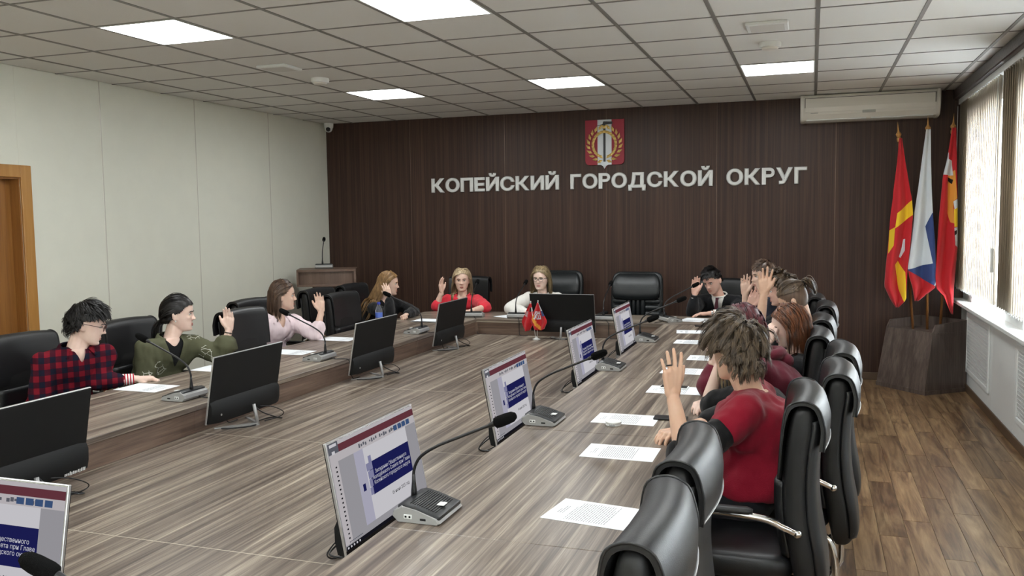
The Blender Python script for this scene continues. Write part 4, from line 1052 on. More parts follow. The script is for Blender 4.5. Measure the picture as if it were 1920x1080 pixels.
LINE = [(-.09, .060), (-.066, .056), (-.045, .036), (-.025, .012), (.0, .004), (.022, -.012), (.045, -.052), (.09, -.066)]

def hand(mb, W, F, P, side, pose, sz=1.0):
    """W wrist, F finger direction, P palm normal, side +1 right hand / -1 left hand; returns finger points"""
    F = Vector(F).normalized(); P = Vector(P); P = (P - F * P.dot(F)).normalized(); Y = -P; X = Y.cross(F)
    Mx = Matrix(((X.x, Y.x, F.x, W[0]), (X.y, Y.y, F.y, W[1]), (X.z, Y.z, F.z, W[2]), (0, 0, 0, 1)))
    T = lambda x, y, z: Mx @ Vector((x * side * sz, y * sz, z * sz))
    spread, curl, thumb = {'open': (3.5, 8, 0), 'together': (1.2, 10, 0), 'wide': (8, 6, 0), 'flat': (3, 14, 0), 'fist': (0, 78, 1), 'relaxed': (2, 32, 1)}[pose]
    out = {}
    kn = [(.033, .090, .070, .0086), (.0115, .097, .079, .0088), (-.0105, .093, .073, .0086), (-.031, .083, .056, .0076)]
    for i, (x, z, L, r) in enumerate(kn):
        wx = x * .55
        capsule(mb, T(wx, 0, .005), T(x, .002, z), .0165 * sz, .0125 * sz, 10)
        capsule(mb, T(wx, -.004, .025), T(x * .95, -.004, z - .01), .015 * sz, .0125 * sz, 10)
        sp = R(spread) * (1.5 - i) * 1.0; p = Vector((x, 0, z)); ang = 0; pts = [p.copy()]
        if pose == 'wide' and i == 1: sp = R(2)
        for k, fr in enumerate((.46, .30, .24)):
            ang += R(curl * (1.0 if k else .8))
            d = Vector((sin(sp) * cos(ang), -sin(ang), cos(sp) * cos(ang))); p = p + d * L * fr; pts.append(p.copy())
        q = [T(*v) for v in pts]; limb(mb, q, [r * 1.06 * sz, r * .98 * sz, r * .92 * sz, r * .80 * sz]); out[i] = q
    a, b, c_, d_ = ((.020, -.006, .022), (.042, -.014, .050), (.055, -.018, .078), (.062, -.020, .103)) if not thumb else ((.020, -.008, .022), (.036, -.024, .046), (.028, -.040, .070), (.008, -.046, .082))
    limb(mb, [T(*a), T(*b), T(*c_), T(*d_)], [.0165 * sz, .0145 * sz, .0108 * sz, .0085 * sz]); out['thumb'] = [T(*b), T(*c_), T(*d_)]
    capsule(mb, T(0, 0, -.03), T(0, 0, .012), .0235 * sz, .023 * sz, 12)
    return out

def ribbon(mb, P_, ws, centre):
    vs = []
    for i, q in enumerate(P_):
        d = P_[min(i + 1, len(P_) - 1)] - P_[max(i - 1, 0)]; o = q - centre; a = d.cross(o)
        a = a.normalized() if a.length > 1e-9 else Vector((1, 0, 0)); o = o.normalized() * ws[i] * .35
        vs += [q - a * ws[i] - o, q + o, q + a * ws[i] - o]
    bv = [mb.bm.verts.new(v) for v in vs]
    for i in range(len(P_) - 1):
        j = i * 3
        mb.bm.faces.new((bv[j], bv[j + 1], bv[j + 4], bv[j + 3])); mb.bm.faces.new((bv[j + 1], bv[j + 2], bv[j + 5], bv[j + 4]))
def hair_strands(Mh, style, head_rows, obst, seed):
    """head-local strands; returns an MB in world space"""
    rnd = random.Random(seed); mb = MB(); Minv = Mh.inverted()
    ob = [(Minv @ c, r) for c, r in obst]
    ec, er = Vector((0, .005, .000)), Vector((.080, .1005, .121))
    cl = style.get('clear', style.get('cap', .006) + .0012)
    def push(p, extra):
        q = p - ec; e = sqrt(sum((q[i] / (er[i] + extra)) ** 2 for i in range(3)))
        if e < 1 and p.z > -.10 and not (p.y < -.05 and p.z < .02): p = ec + q / e
        for c, r in ob:
            d = p - c; L = d.length
            if L < r: p = c + d * (r / max(L, 1e-4))
        return p
    roots = []
    line = style.get('line', LINE)
    for rw in head_rows:
        for v in rw:
            if v.z > hair_zmin(v.y, line): roots.append(v)
    # scalp cap
    cap_t = style.get('cap', .006); na = len(head_rows[0]); vs = []; idx = {}; fs = []
    for j, rw in enumerate(head_rows):
        for i, v in enumerate(rw):
            if v.z > hair_zmin(v.y, line) - .004:
                n_ = Vector((v.x / .0065, (v.y - .005) / .0105, v.z / .014)).normalized(); idx[(j, i)] = len(vs); vs.append(Mh @ (v + n_ * cap_t))
    for j in range(len(head_rows) - 1):
        for i in range(na):
            q = [(j, i), (j, (i + 1) % na), (j + 1, (i + 1) % na), (j + 1, i)]
            if all(k in idx for k in q): fs.append([idx[k] for k in q])
    mb.faces(vs, fs)
    top = [idx[(len(head_rows) - 1, i)] for i in range(na) if (len(head_rows) - 1, i) in idx]
    if len(top) == na: mb.faces([vs[k] for k in top], [tuple(range(na))])
    down = (Minv.to_3x3() @ Vector((0, 0, -1))).normalized()
    m_ = style.get('per', 12)
    for s in range(int(style['n'] * 2.1 / m_)):
        r0 = rnd.choice(roots); n_ = Vector((r0.x / .0065, (r0.y - .005) / .0105, r0.z / .014)).normalized()
        p = r0 + n_ * cap_t * .5 + Vector((rnd.uniform(-.004, .004), rnd.uniform(-.004, .004), rnd.uniform(-.003, .003)))
        d, L = style['flow'](r0, n_, rnd)
        d = (d + n_ * style.get('lift', .3)).normalized()
        ns = style.get('steps', 9); st = L / ns; path = [p]
        cur = Vector((rnd.uniform(-1, 1), rnd.uniform(-1, 1), rnd.uniform(-1, 1))) * style.get('curl', .0)
        ph = rnd.uniform(0, 6.28); tgt = style.get('target')
        ex = cl + rnd.uniform(0, style.get('vol', .012))
        for k in range(ns):
            g = style.get('grav', .25) * (k / ns * .6 + .4)
            d = (d + down * g + cur * sin(ph + k * style.get('wave', .0)) ).normalized()
            if 'fall' in style and p.z < style.get('fallz', .035): d = d.lerp(down, style['fall']).normalized()
            if tgt is not None: d = (d * .5 + (tgt - p).normalized() * (.25 + .5 * k / ns)).normalized()
            if 'steer' in style: d = style['steer'](p, d, k / ns, r0)
            p = p + d * st
            if p.z > style.get('hug', 9):
                q = p - ec; e = sqrt(sum((q[i] / (er[i] + ex)) ** 2 for i in range(3)))
                if p.z > -.03 or e > 1: p = ec + q / e
            p = push(p, ex); path.append(p)
        nn = len(path); t1 = n_.orthogonal().normalized(); t2 = n_.cross(t1); rad = style.get('clump', .012); conv = style.get('conv', .62)
        for c_ in range(m_):
            an, rr = rnd.uniform(0, 6.283), rad * sqrt(rnd.random()); off = t1 * cos(an) * rr + t2 * sin(an) * rr
            lenf = rnd.uniform(.72, 1.0); keep = max(3, int(round(nn * lenf))); jt = Vector((rnd.uniform(-1, 1), rnd.uniform(-1, 1), rnd.uniform(-1, 1))) * rad * .5
            W_ = [Mh @ (q + off * (1 - conv * k / nn) + jt * sin(k / nn * 3.0) + n_ * rnd.uniform(-.0006, .0006)) for k, q in enumerate(path[:keep])]
            w = style.get('w', .0034) * .62 * rnd.uniform(.6, 1.2); kk = len(W_)
            ribbon(mb, W_, [w * (1.0 if k < kk * .55 else max(.18, 1 - (k / kk - .55) * 1.8)) for k in range(kk)], Mh @ ec)
    return mb

def wrinkle(me, amp, sc, F=None):
    vs = me.vertices; nrm = [v.normal.copy() for v in vs]
    for v, n_ in zip(vs, nrm):
        c = v.co
        h = noise.noise(Vector((c.x * sc, c.y * sc, c.z * sc * .45))) + .5 * noise.noise(Vector((c.x * sc * 2.3 + 5, c.y * sc * 2.3, c.z * sc * 1.3)))
        v.co = c + n_ * (h * amp)
    me.update()

def make_person(sp):
    hd = Vector(sp['head']); fx, fy = sp['face']; rz = math.atan2(fx, -fy)
    Mh = Matrix.Translation(hd) @ Matrix.Rotation(rz, 4, 'Z') @ Matrix.Rotation(R(sp.get('pitch', 0)), 4, 'X') @ Matrix.Rotation(R(sp.get('roll', 0)), 4, 'Y') @ Matrix.Scale(sp.get('hs', 1.0), 4)
    male = sp.get('male', True); k = sp.get('k', 1.0 if male else .9)
    F = Vector((*sp['tface'], 0)).normalized(); S = F.cross(up)          # S points to the person's right
    nb = Vector(sp['nb']) if 'nb' in sp else Mh @ Vector((0, .035, -.125)) + Vector((0, 0, -.045)) - F * .015
    hip = Vector(sp['hip']); base = Vector((hip.x, hip.y, 0))
    root = thing('person', sp['label'], 'person', base, group=sp.get('group', 'people at the meeting table'))
    toL = Matrix.Translation(-base)
    def fin(name, me, mat, smooth=True, parent=root):
        me.transform(toL); me.name = name
        if smooth:
            for p in me.polygons: p.use_smooth = True
        return link(name, me, mat, parent)
    face = {'nose': sp.get('nose', 1.0)}
    rows = head_grid(face)
    sw = sp.get('sw', .178 if male else .155)
    tilt = Vector(sp.get('shtilt', (0, 0, 0)))
    shR = nb + S * sw - up * .06 - F * .005 + tilt; shL = nb - S * sw - up * .06 - F * .005 - tilt
    def torso(mb, inf, z_top=True):
        tab = [(0.0, .172, .125), (.12, .178, .13), (.38, .15, .105), (.62, sw * .93, .118), (.80, sw * .98, .108), (.90, sw * .82, .088), (.96, .105, .072), (1.0, .066, .062)]
        if not male: tab = [(0.0, .175, .125), (.12, .178, .13), (.38, .13, .098), (.62, sw * .92, .118 + .01), (.80, sw * .96, .104), (.90, sw * .82, .084), (.96, .098, .066), (1.0, .058, .056)]
        rg = []
        for t, w, dp in lerp_table(tab, 3):
            c = hip.lerp(nb, t) + F * (.03 * sin(t * pi)) * -1
            q = inf * (1 if t < .93 else 1 - .5 * (t - .93) / .07)
            rg.append([c + S * x + F * y for x, y in sup(w + q, dp * (sp.get('td', 1) if t < .9 else 1) + q, 28, 2.4)])
        mb.rings(rg, True, True)
        for sh, sd in ((shR, 1), (shL, -1)):
            capsule(mb, nb - up * .045, sh, .055 * k + inf * .6, .052 * k + inf)
            capsule(mb, sh - up * .01, nb.lerp(hip, .42) + S * sd * sw * .62, .054 * k + inf, .075 * k + inf)
    arms = {}
    for nm, sh, sd in (('R', shR, 1), ('L', shL, -1)):
        a = sp.get('arm' + nm) or {}
        el = Vector(a['el']) if 'el' in a else sh + S * sd * .05 - up * .24 + F * .06
        wr = Vector(a['wr']) if 'wr' in a else Vector((*(el + F * .20 - S * sd * .06).xy, .60))
        arms[nm] = (sh, el, wr, a, sd)
    # body: one continuous skin surface
    mb = MB()
    mb.rings([[Mh @ v for v in r] for r in rows], True, True)
    for s in (-1, 1):
        mb.ball((0, 0, 0), 1, Mh @ Matrix.Translation((s * .0775, .012, -.012)) @ Matrix.Rotation(R(-s * 22), 4, 'Z') @ Matrix.Rotation(R(-8), 4, 'X'), 14, (.0075, .019, .031))
        mb.ball((0, 0, 0), 1, Mh @ Matrix.Translation((s * .081, .020, -.003)) @ Matrix.Rotation(R(-s * 25), 4, 'Z'), 12, (.0062, .012, .021))
    capsule(mb, Mh @ Vector((0, .022, -.055)), nb - up * .03 , .052 * k * .98, .058 * k)
    capsule(mb, Mh @ Vector((0, -.01, -.085)), nb - up * .02 + F * .01, .036 * k, .05 * k)
    torso(mb, 0)
    rings_pos = {}
    for nm, (sh, el, wr, a, sd) in arms.items():
        limb(mb, [sh, sh.lerp(el, .5), el], [.05 * k, .044 * k, .037 * k]); limb(mb, [el, el.lerp(wr, .3), wr], [.037 * k, .039 * k, .0255 * k])
        if a.get('hand', True):
            Fd = Vector(a.get('F', (wr - el))); Pd = Vector(a.get('P', (0, 0, -1)))
            rings_pos[nm] = hand(mb, wr + (wr - el).normalized() * .012, Fd, Pd, sd, a.get('pose', 'relaxed'), a.get('hsz', .97 if male else .90))
    bd = fin('body', remesh(mb, sp.get('vox', .005), 2), SK[sp.get('skin', 'fair')])
    # eyes, brows, lips
    hc = sp['hair']
    if sp.get('facefeat', True):
        for s in (-1, 1):
            e = MB(); e.ball((0, 0, 0), .0118, Matrix.Identity(4), 16); me = e.mesh('eye')
            gaze = Vector(sp.get('gaze', (0, -1, 0))).normalized()
            me.materials.append(M_EYEW); me.materials.append(M_IRIS)
            for p in me.polygons: p.material_index = 1 if p.center.normalized().dot(gaze) > .86 else 0
            mi = [p.material_index for p in me.polygons]
            me.transform(Mh @ Matrix.Translation((s * .0305, -.0725, .0)) @ Matrix.Diagonal((1, 1, .62, 1))); o = fin('eye', me, [M_EYEW, M_IRIS]); me.polygons.foreach_set('material_index', mi)
            br = [Mh @ Vector((s * x, y, z)) for x, y, z in ((.012, -.0925, .0165), (.024, -.0915, .0205), (.036, -.0865, .0215), (.047, -.078, .0165))]
            b = MB(); b.tube(spline(br, 3), .0026, 6); fin('eyebrow', b.mesh('eyebrow'), sp.get('brow', hc['mat']))
            ls = [Mh @ Vector((s * x, y, z)) for x, y, z in ((.0185, -.0812, .001), (.0255, -.0848, .0068), (.034, -.0840, .0068), (.0425, -.0765, .0015))]
            b = MB(); b.tube(spline(ls, 3), .0014, 5); fin('eyelid', b.mesh('eyelid'), M_IRIS)
        lip = sp.get('lip', M_LIPM if male else M_LIP)
        b = MB()
        for zz, yy, rr in ((-.0655, -.0882, .0030), (-.0768, -.0878, .0036)):
            b.tube([Mh @ Vector((x, yy + 11 * x * x, zz + (.0005 if zz > -.07 else .004) * (abs(x) / .02) - (.0 if zz > -.07 else .0))) for x in [-.022 + .044 * q / 10 for q in range(11)]], [rr * (.25 + .75 * sin(pi * q / 10)) for q in range(11)], 8)
        fin('lips', b.mesh('lips'), lip)
    # hair
    obst = [(nb - up * .01, .062)] + [(nb.lerp(sh, f_) - up * (.055 * (1 - f_)), .078) for sh in (shR, shL) for f_ in (.0, .35, .7, 1.0)] + [(nb - up * .12 + F * f_, .115) for f_ in (-.03, .02)]
    hb = hair_strands(Mh, hc, rows, obst, sp.get('seed', 3))
    if 'extra' in hc: hc['extra'](hb, Mh)
    fin('hair', hb.mesh('hair', recalc=False), hc['mat'])
    # clothing
    tp = sp['top']; mb = MB(); inf = tp.get('inf', .013); torso(mb, inf)
    sl = tp.get('sleeve', 'long'); si = tp.get('sinf', inf)
    frac = {'long': 1.0, 'elbow': .32, 'short': -.45, 'cuff': .93}[sl]
    mb2 = mb
    sleeves = []
    for nm, (sh, el, wr, a, sd) in arms.items():
        if tp.get('sleeve_mat'):
            mb2 = MB(); sleeves.append(mb2); limb(mb, [sh, sh.lerp(el, tp.get('sl0', 0) + .14)], [.054 * k + si, .052 * k + si])
        fr = a.get('sleeve', frac)
        if fr > 0:
            limb(mb2, [sh.lerp(el, tp.get('sl0', 0)), sh.lerp(el, .55), el], [.052 * k + si - .006 * (tp.get('sl0', 0) > 0), .046 * k + si * 1.1, .04 * k + si * 1.15])
            e_ = el.lerp(wr, fr); limb(mb2, [el, el.lerp(e_, .5), e_], [.04 * k + si * 1.15, .041 * k + si * 1.1, (.028 if fr > .6 else .037) * k + si * a.get('cuffw', .9)])
        else:
            e_ = sh.lerp(el, 1 + fr); limb(mb2, [sh, e_], [.052 * k + si, .05 * k + si * 1.1])
    def vcut(me, depth, width):
        bm = bmesh.new(); bm.from_mesh(me); kill = []
        for f_ in bm.faces:
            c = f_.calc_center_median() - nb; u, s_, fr = c.z, c.dot(S), c.dot(F)
            if fr > .0 and -depth < u < .06 and abs(s_) < width * (1 + u / depth) + .004 * (u > -depth * .9): kill.append(f_)
        bmesh.ops.delete(bm, geom=kill, context='FACES')
        bv = [v for v in bm.verts if v.is_boundary]
        for _ in range(6):
            new = {v: (v.co + sum((e.other_vert(v).co for e in v.link_edges if e.is_boundary), Vector()) ) / (1 + sum(1 for e in v.link_edges if e.is_boundary)) for v in bv}
            for v, c in new.items(): v.co = c
        bm.to_mesh(me); bm.free()
    def dress(mbx, name, mat):
        me = remesh(mbx, sp.get('cvox', .0085), 7); wrinkle(me, tp.get('wr', .006) * 1.35, tp.get('wsc', 16))
        if 'v' in tp and name != 'sleeve': vcut(me, *tp['v'])
        return fin(name, me, mat)
    sh_o = dress(mb, tp.get('name', 'shirt'), tp['mat'])
    for ms_ in sleeves: dress(ms_, 'sleeve', tp['sleeve_mat'])
    if 'under' in tp:
        mu = MB(); torso(mu, inf * .45); me = remesh(mu, .013, 2)
        if 'under_v' in tp: vcut(me, *tp['under_v'])
        fin('undershirt', me, tp['under'])
    if 'collar' in tp:
        cm, A, drop = tp['collar']; vs = []; nseg = 24; rr = .064 * k + .012
        for i in range(nseg + 1):
            a = R(-A + 2 * A * i / nseg); q = abs(a) / pi
            d = -F * cos(a) + S * sin(a); fdrop = q ** 2
            vs += [nb + d * (rr - .004) + up * (.034 - .055 * fdrop), nb + d * (rr + .010) + up * (.036 - .06 * fdrop), nb + d * (rr + .034 + .02 * fdrop) + up * (-.012 - drop * fdrop)]
        fs = [(i * 3 + j, i * 3 + j + 1, i * 3 + j + 4, i * 3 + j + 3) for i in range(nseg) for j in range(2)]
        me = bpy.data.meshes.new('collar'); me.from_pydata([tuple(v) for v in vs], [], fs); o = fin('collar', me, cm); o.modifiers.new('t', 'SOLIDIFY').thickness = .005
    if tp.get('hood'):
        mh_ = MB()
        for q in range(13):
            pass
        pts = [nb + (-F * cos(R(a)) + S * sin(R(a))) * (.092 + .012 * cos(R(a))) + up * (.012 - .05 * (abs(a) / 150) ** 2) for a in range(-150, 151, 25)]
        mh_.tube(spline(pts, 3), .032, 12); mh_.ball(nb - F * .115 - up * .035, .06, None, 16, (1.0, 1.0, .8)); fin('hood', remesh(mh_, .009, 3), tp['mat'])
    # trousers and shoes (seated)
    mt = MB(); lm = sp.get('legs', M_TROU)
    capsule(mt, hip - S * .07, hip + S * .07, .125, .125, 18)
    feet = []
    for sd in (-1, 1):
        kn = hip + F * .41 + S * sd * .12; kn.z = .515; an = kn + F * sp.get('foot', .02); an.z = .10
        limb(mt, [hip + S * sd * .09 - up * .01, kn, an], [.098, .066, .045]); feet.append(an)
    fin('trousers', remesh(mt, .022, 2), lm)
    for an in feet:
        ms = MB(); capsule(ms, an - up * .05 - F * .02, an + F * .13 - up * .062, .046, .036); me = remesh(ms, .018, 1)
        for v in me.vertices: v.co.z = max(v.co.z, .002)
        fin('shoe', me, M_SHOE)
    return root, Mh, bd, arms, rings_pos, fin, nb, F, S
# ---------------------------------------------------------------- the cast
def tang(n_, v): return (v - n_ * v.dot(n_)).normalized()
def fl_crop(top, side, fwd=0.0, swp=0.0, crown=(0, .035, .112), front=1.0):
    def f(r, n_, rnd):
        v = r - Vector(crown); v += Vector((swp, -fwd, 0)) * .1
        if v.length < 1e-3: v = Vector((rnd.uniform(-1, 1), -1, 0))
        v = v.normalized() + Vector((rnd.uniform(-.35, .35), rnd.uniform(-.35, .35), rnd.uniform(-.2, .2)))
        k = max(0, min(1, (r.z - .03) / .06)); return tang(n_, v), (side + (top - side) * k) * rnd.uniform(.75, 1.2) * (front if r.y < -.045 else 1)
    return f
def fl_part(L, back=.35, px=0.0, down=.3, jit=.12):
    def f(r, n_, rnd):
        s = 1 if r.x - px > rnd.uniform(-.003, .003) else -1
        v = Vector((s * 1.0, back + max(0, (r.y) * 6), -down)) if r.z > .02 else Vector((s * .2, .25, -1))
        v += Vector((rnd.uniform(-jit, jit), rnd.uniform(-jit, jit), 0)); drop = .10 + (r.z + .07) * .9
        return tang(n_, v), L * rnd.uniform(.93, 1.05) + drop * .45
    return f
LINEW = [(-.09, .079), (-.066, .070), (-.045, .047), (-.025, .020), (.0, .006), (.022, -.012), (.045, -.052), (.09, -.066)]
HM = {'black': hairmat('black', srgb(16, 14, 14), srgb(30, 27, 26)), 'darkbrown': hairmat('dark_brown', srgb(34, 26, 22), srgb(58, 46, 38)), 'brown': hairmat('brown', srgb(66, 50, 40), srgb(98, 76, 60)),
      'fair': hairmat('fair_brown', srgb(112, 84, 54), srgb(158, 124, 82)), 'blonde': hairmat('blonde', srgb(150, 128, 98), srgb(206, 186, 152)), 'darkblonde': hairmat('dark_blonde', srgb(110, 94, 68), srgb(160, 140, 106)),
      'mop': hairmat('ash_brown', srgb(54, 44, 35), srgb(108, 92, 73)), 'copper': hairmat('copper', srgb(54, 36, 26), srgb(116, 66, 34)), 'burg': hairmat('burgundy', srgb(48, 16, 22), srgb(92, 34, 42)), 'lightbrown': hairmat('light_brown', srgb(66, 54, 42), srgb(104, 86, 68)), 'buzz': hairmat('buzz', srgb(84, 66, 54), srgb(104, 84, 70))}
LOWF = [(-.09, .064), (-.07, .060), (-.045, .040), (-.025, .014), (.0, .004), (.022, -.012), (.045, -.055), (.09, -.07)]
# --- fabrics
def plaid():
    m, t, b = nt('cloth_plaid'); v = coords(t); sx = N(t, 'ShaderNodeSeparateXYZ'); t.links.new(v, sx.inputs[0])
    def band(sock, per, width, ph=0.0):
        a = N(t, 'ShaderNodeMath', operation='MULTIPLY_ADD', i_1=1 / per, i_2=ph + 50); t.links.new(sock, a.inputs[0])
        f_ = N(t, 'ShaderNodeMath', operation='FRACT'); t.links.new(a.outputs[0], f_.inputs[0])
        c = N(t, 'ShaderNodeMath', operation='LESS_THAN', i_1=width); t.links.new(f_.outputs[0], c.inputs[0]); return c.outputs[0]
    xy = N(t, 'ShaderNodeMath', operation='ADD'); t.links.new(sx.outputs[1], xy.inputs[0]); t.links.new(sx.outputs[0], xy.inputs[1])
    h1 = band(sx.outputs[2], .066, .5); v1 = band(xy.outputs[0], .082, .5, .2)
    a = N(t, 'ShaderNodeMath', operation='ADD'); t.links.new(h1, a.inputs[0]); t.links.new(v1, a.inputs[1])
    hf = N(t, 'ShaderNodeMath', operation='MULTIPLY', i_1=.5); t.links.new(a.outputs[0], hf.inputs[0])
    r = ramp(t, [(0.0, srgb(118, 22, 36)), (0.5, srgb(62, 17, 32)), (1.0, srgb(24, 26, 42))], hf.outputs[0]); r.color_ramp.interpolation = 'CONSTANT'
    r.color_ramp.elements[1].position = .25; r.color_ramp.elements[2].position = .75
    t.links.new(r.outputs[0], b.inputs['Base Color']); b.inputs['Roughness'].default_value = .9; b.inputs['Specular IOR Level'].default_value = .15; return m
def striped(name, c1, c2, per, w, axis='xy'):
    m, t, b = nt('cloth_' + name); v = coords(t); sx = N(t, 'ShaderNodeSeparateXYZ'); t.links.new(v, sx.inputs[0])
    xy = N(t, 'ShaderNodeMath', operation='ADD'); t.links.new(sx.outputs[1], xy.inputs[0]); t.links.new(sx.outputs[0], xy.inputs[1])
    a = N(t, 'ShaderNodeMath', operation='MULTIPLY_ADD', i_1=1 / per, i_2=50.0); t.links.new(xy.outputs[0] if axis == 'xy' else sx.outputs[2], a.inputs[0])
    f_ = N(t, 'ShaderNodeMath', operation='FRACT'); t.links.new(a.outputs[0], f_.inputs[0]); c = N(t, 'ShaderNodeMath', operation='LESS_THAN', i_1=w); t.links.new(f_.outputs[0], c.inputs[0])
    r = ramp(t, [(0, c1), (1, c2)], c.outputs[0]); t.links.new(r.outputs[0], b.inputs['Base Color']); b.inputs['Roughness'].default_value = .85; b.inputs['Specular IOR Level'].default_value = .2; return m
def printed(name, c, ink):
    m, t, b = nt('cloth_' + name); v = coords(t)
    vo = N(t, 'ShaderNodeTexVoronoi', feature='DISTANCE_TO_EDGE', i_Scale=26.0); t.links.new(v, vo.inputs['Vector'])
    lt = N(t, 'ShaderNodeMath', operation='LESS_THAN', i_1=.035); t.links.new(vo.outputs['Distance'], lt.inputs[0])
    n = N(t, 'ShaderNodeTexNoise', i_Scale=7.5, i_Detail=1.0); t.links.new(v, n.inputs['Vector']); gt = N(t, 'ShaderNodeMath', operation='GREATER_THAN', i_1=.655); t.links.new(n.outputs[0], gt.inputs[0])
    mu = N(t, 'ShaderNodeMath', operation='MULTIPLY'); t.links.new(lt.outputs[0], mu.inputs[0]); t.links.new(gt.outputs[0], mu.inputs[1])
    r = ramp(t, [(0, c), (1, ink)], mu.outputs[0]); t.links.new(r.outputs[0], b.inputs['Base Color']); b.inputs['Roughness'].default_value = .8; b.inputs['Specular IOR Level'].default_value = .25; return m
C_PLAID = plaid(); C_OLIVE = printed('olive', srgb(84, 85, 64), srgb(200, 200, 190)); C_PINK = striped('pink_stripe', srgb(238, 222, 226), srgb(226, 202, 210), .011, .35)
C_BLACK = cloth('black', srgb(16, 16, 18)); C_CORAL = cloth('coral', srgb(218, 54, 68)); C_WHITE = cloth('white', srgb(232, 230, 224)); C_SUIT = cloth('suit', srgb(15, 16, 20), .75); C_TIE = cloth('tie', srgb(62, 18, 30), .5)
C_RED = cloth('crimson', srgb(130, 12, 36)); C_BURG = cloth('burgundy', srgb(94, 26, 42)); C_NAVY = cloth('navy', srgb(34, 36, 48)); C_STRP = striped('cuff_stripe', srgb(236, 232, 230), srgb(176, 40, 52), .022, .45)
M_SILV = plain('silver', srgb(200, 200, 200), .25, metal=1)

def band_at(fin, name, p0, p1, f0, f1, r, mat):
    p0, p1 = Vector(p0), Vector(p1); a = p0.lerp(p1, f0); b = p0.lerp(p1, f1)
    m = MB(); m.tube([a, a.lerp(b, .5), b], r, 18); fin(name, m.mesh(name), mat)
def glasses(Mh, fin, mat, rnd=.021):
    m = MB()
    for s in (-1, 1):
        m.tube([Mh @ Vector((s * .031 + rnd * 1.1 * cos(R(a)), -.098 + .25 * abs(rnd * cos(R(a)) * .25 + .0), rnd * .85 * sin(R(a)) - .003)) for a in range(0, 361, 20)], .0019, 6)
        m.tube([Mh @ Vector((s * .054, -.094, .002)), Mh @ Vector((s * .074, -.05, .004)), Mh @ Vector((s * .082, .01, .004)), Mh @ Vector((s * .081, .025, -.008))], .0018, 6)
    m.tube([Mh @ Vector((-.009, -.104, .001)), Mh @ Vector((0, -.107, .003)), Mh @ Vector((.009, -.104, .001))], .0017, 6)
    fin('glasses', m.mesh('glasses'), mat)

# 1 plaid shirt
r, Mh, bd, arms, hp, fin, nb, F, S = make_person(dict(label='young man in a red and navy plaid shirt and glasses looking down along the table', head=(-2.85, -5.64, 1.125), face=(.80, .60), pitch=16, tface=(.9, -.35), nb=(-2.905, -5.69, .982), hip=(-3.02, -5.74, .585),
    skin='pale', seed=11, vox=.0045, hair=dict(mat=HM['black'], n=1150, clump=.016, flow=fl_crop(.085, .028, .5, front=.62), lift=.05, grav=.12, vol=.014, cap=.012, w=.0036, curl=.06, per=14, conv=.75, line=[(-.09, .064), (-.07, .060), (-.045, .044), (-.025, .026), (.0, .022), (.022, .008), (.045, -.050), (.09, -.07)]),
    armL=dict(el=(-2.85, -5.60, .775), wr=(-2.70, -5.455, .768), pose='relaxed', sleeve=.62), top=dict(mat=C_PLAID, collar=(C_PLAID, 140, .05), v=(.075, .03), inf=.016, wr=.007)))
glasses(Mh, fin, plain('glasses_frame', srgb(70, 40, 36), .35)); band_at(fin, 'striped_cuff', arms['L'][1], arms['L'][2], .5, 1.0, .034, C_STRP)
# 2 olive jacket, ponytail
def tail(pts, w0, n, seed, spread=.02):
    def ex(mb, Mh):
        rnd = random.Random(seed)
        for q in range(n):
            o = Vector((rnd.gauss(0, 1), rnd.gauss(0, 1), rnd.gauss(0, 1))) * spread * .6; P_ = [Mh @ (Vector(p) + o * (.35 + .65 * sin(pi * min(1, i / (len(pts) - 1) * .9)))) for i, p in enumerate(pts)]
            s_ = spline(P_, 4); ribbon(mb, s_, [w0 * .7 * (1 if i < len(s_) * .7 else .45) for i in range(len(s_))], Mh @ Vector((0, .12, -.12)))
    return ex
r, Mh, bd, arms, hp, fin, nb, F, S = make_person(dict(label='young woman in an olive jacket with a dark ponytail raising her hand', head=(-2.85, -4.86, 1.10), face=(.86, .51), pitch=2, tface=(.88, -.45), nb=(-2.88, -4.92, .945), hip=(-3.0, -4.98, .575), male=False,
    skin='pale', seed=5, vox=.0045, hair=dict(mat=HM['black'], n=520, flow=lambda r_, n_, rnd: (tang(n_, Vector((0, .9, .05 + r_.z)) ), (Vector((0, .108, -.05)) - r_).length * 1.12), lift=.04, grav=.02, vol=.004, cap=.009, w=.0042, target=Vector((0, .112, -.055)), line=LOWF, extra=tail([(0, .10, -.05), (0, .135, -.075), (.0, .145, -.13), (-.01, .14, -.20), (-.015, .13, -.26)], .0042, 260, 3)),
    armL=dict(el=(-2.63, -4.70, .80), wr=(-2.597, -4.672, .965), F=(.02, .0, 1), P=(.25, -.96, 0), pose='together', sleeve=.36, cuffw=2.2),
    top=dict(mat=C_OLIVE, name='jacket', inf=.024, sinf=.026, v=(.20, .062), collar=(C_OLIVE, 138, .09), under=C_BLACK, under_v=(.06, .05), wr=.010, wsc=13)))
m = MB(); m.ball(Mh @ Vector((-.086, .006, -.042)), .0045, None, 8); fin('earring', m.mesh('earring'), M_WHITE); band_at(fin, 'bracelet', arms['L'][1], arms['L'][2], .93, .965, .0285, M_IRIS)
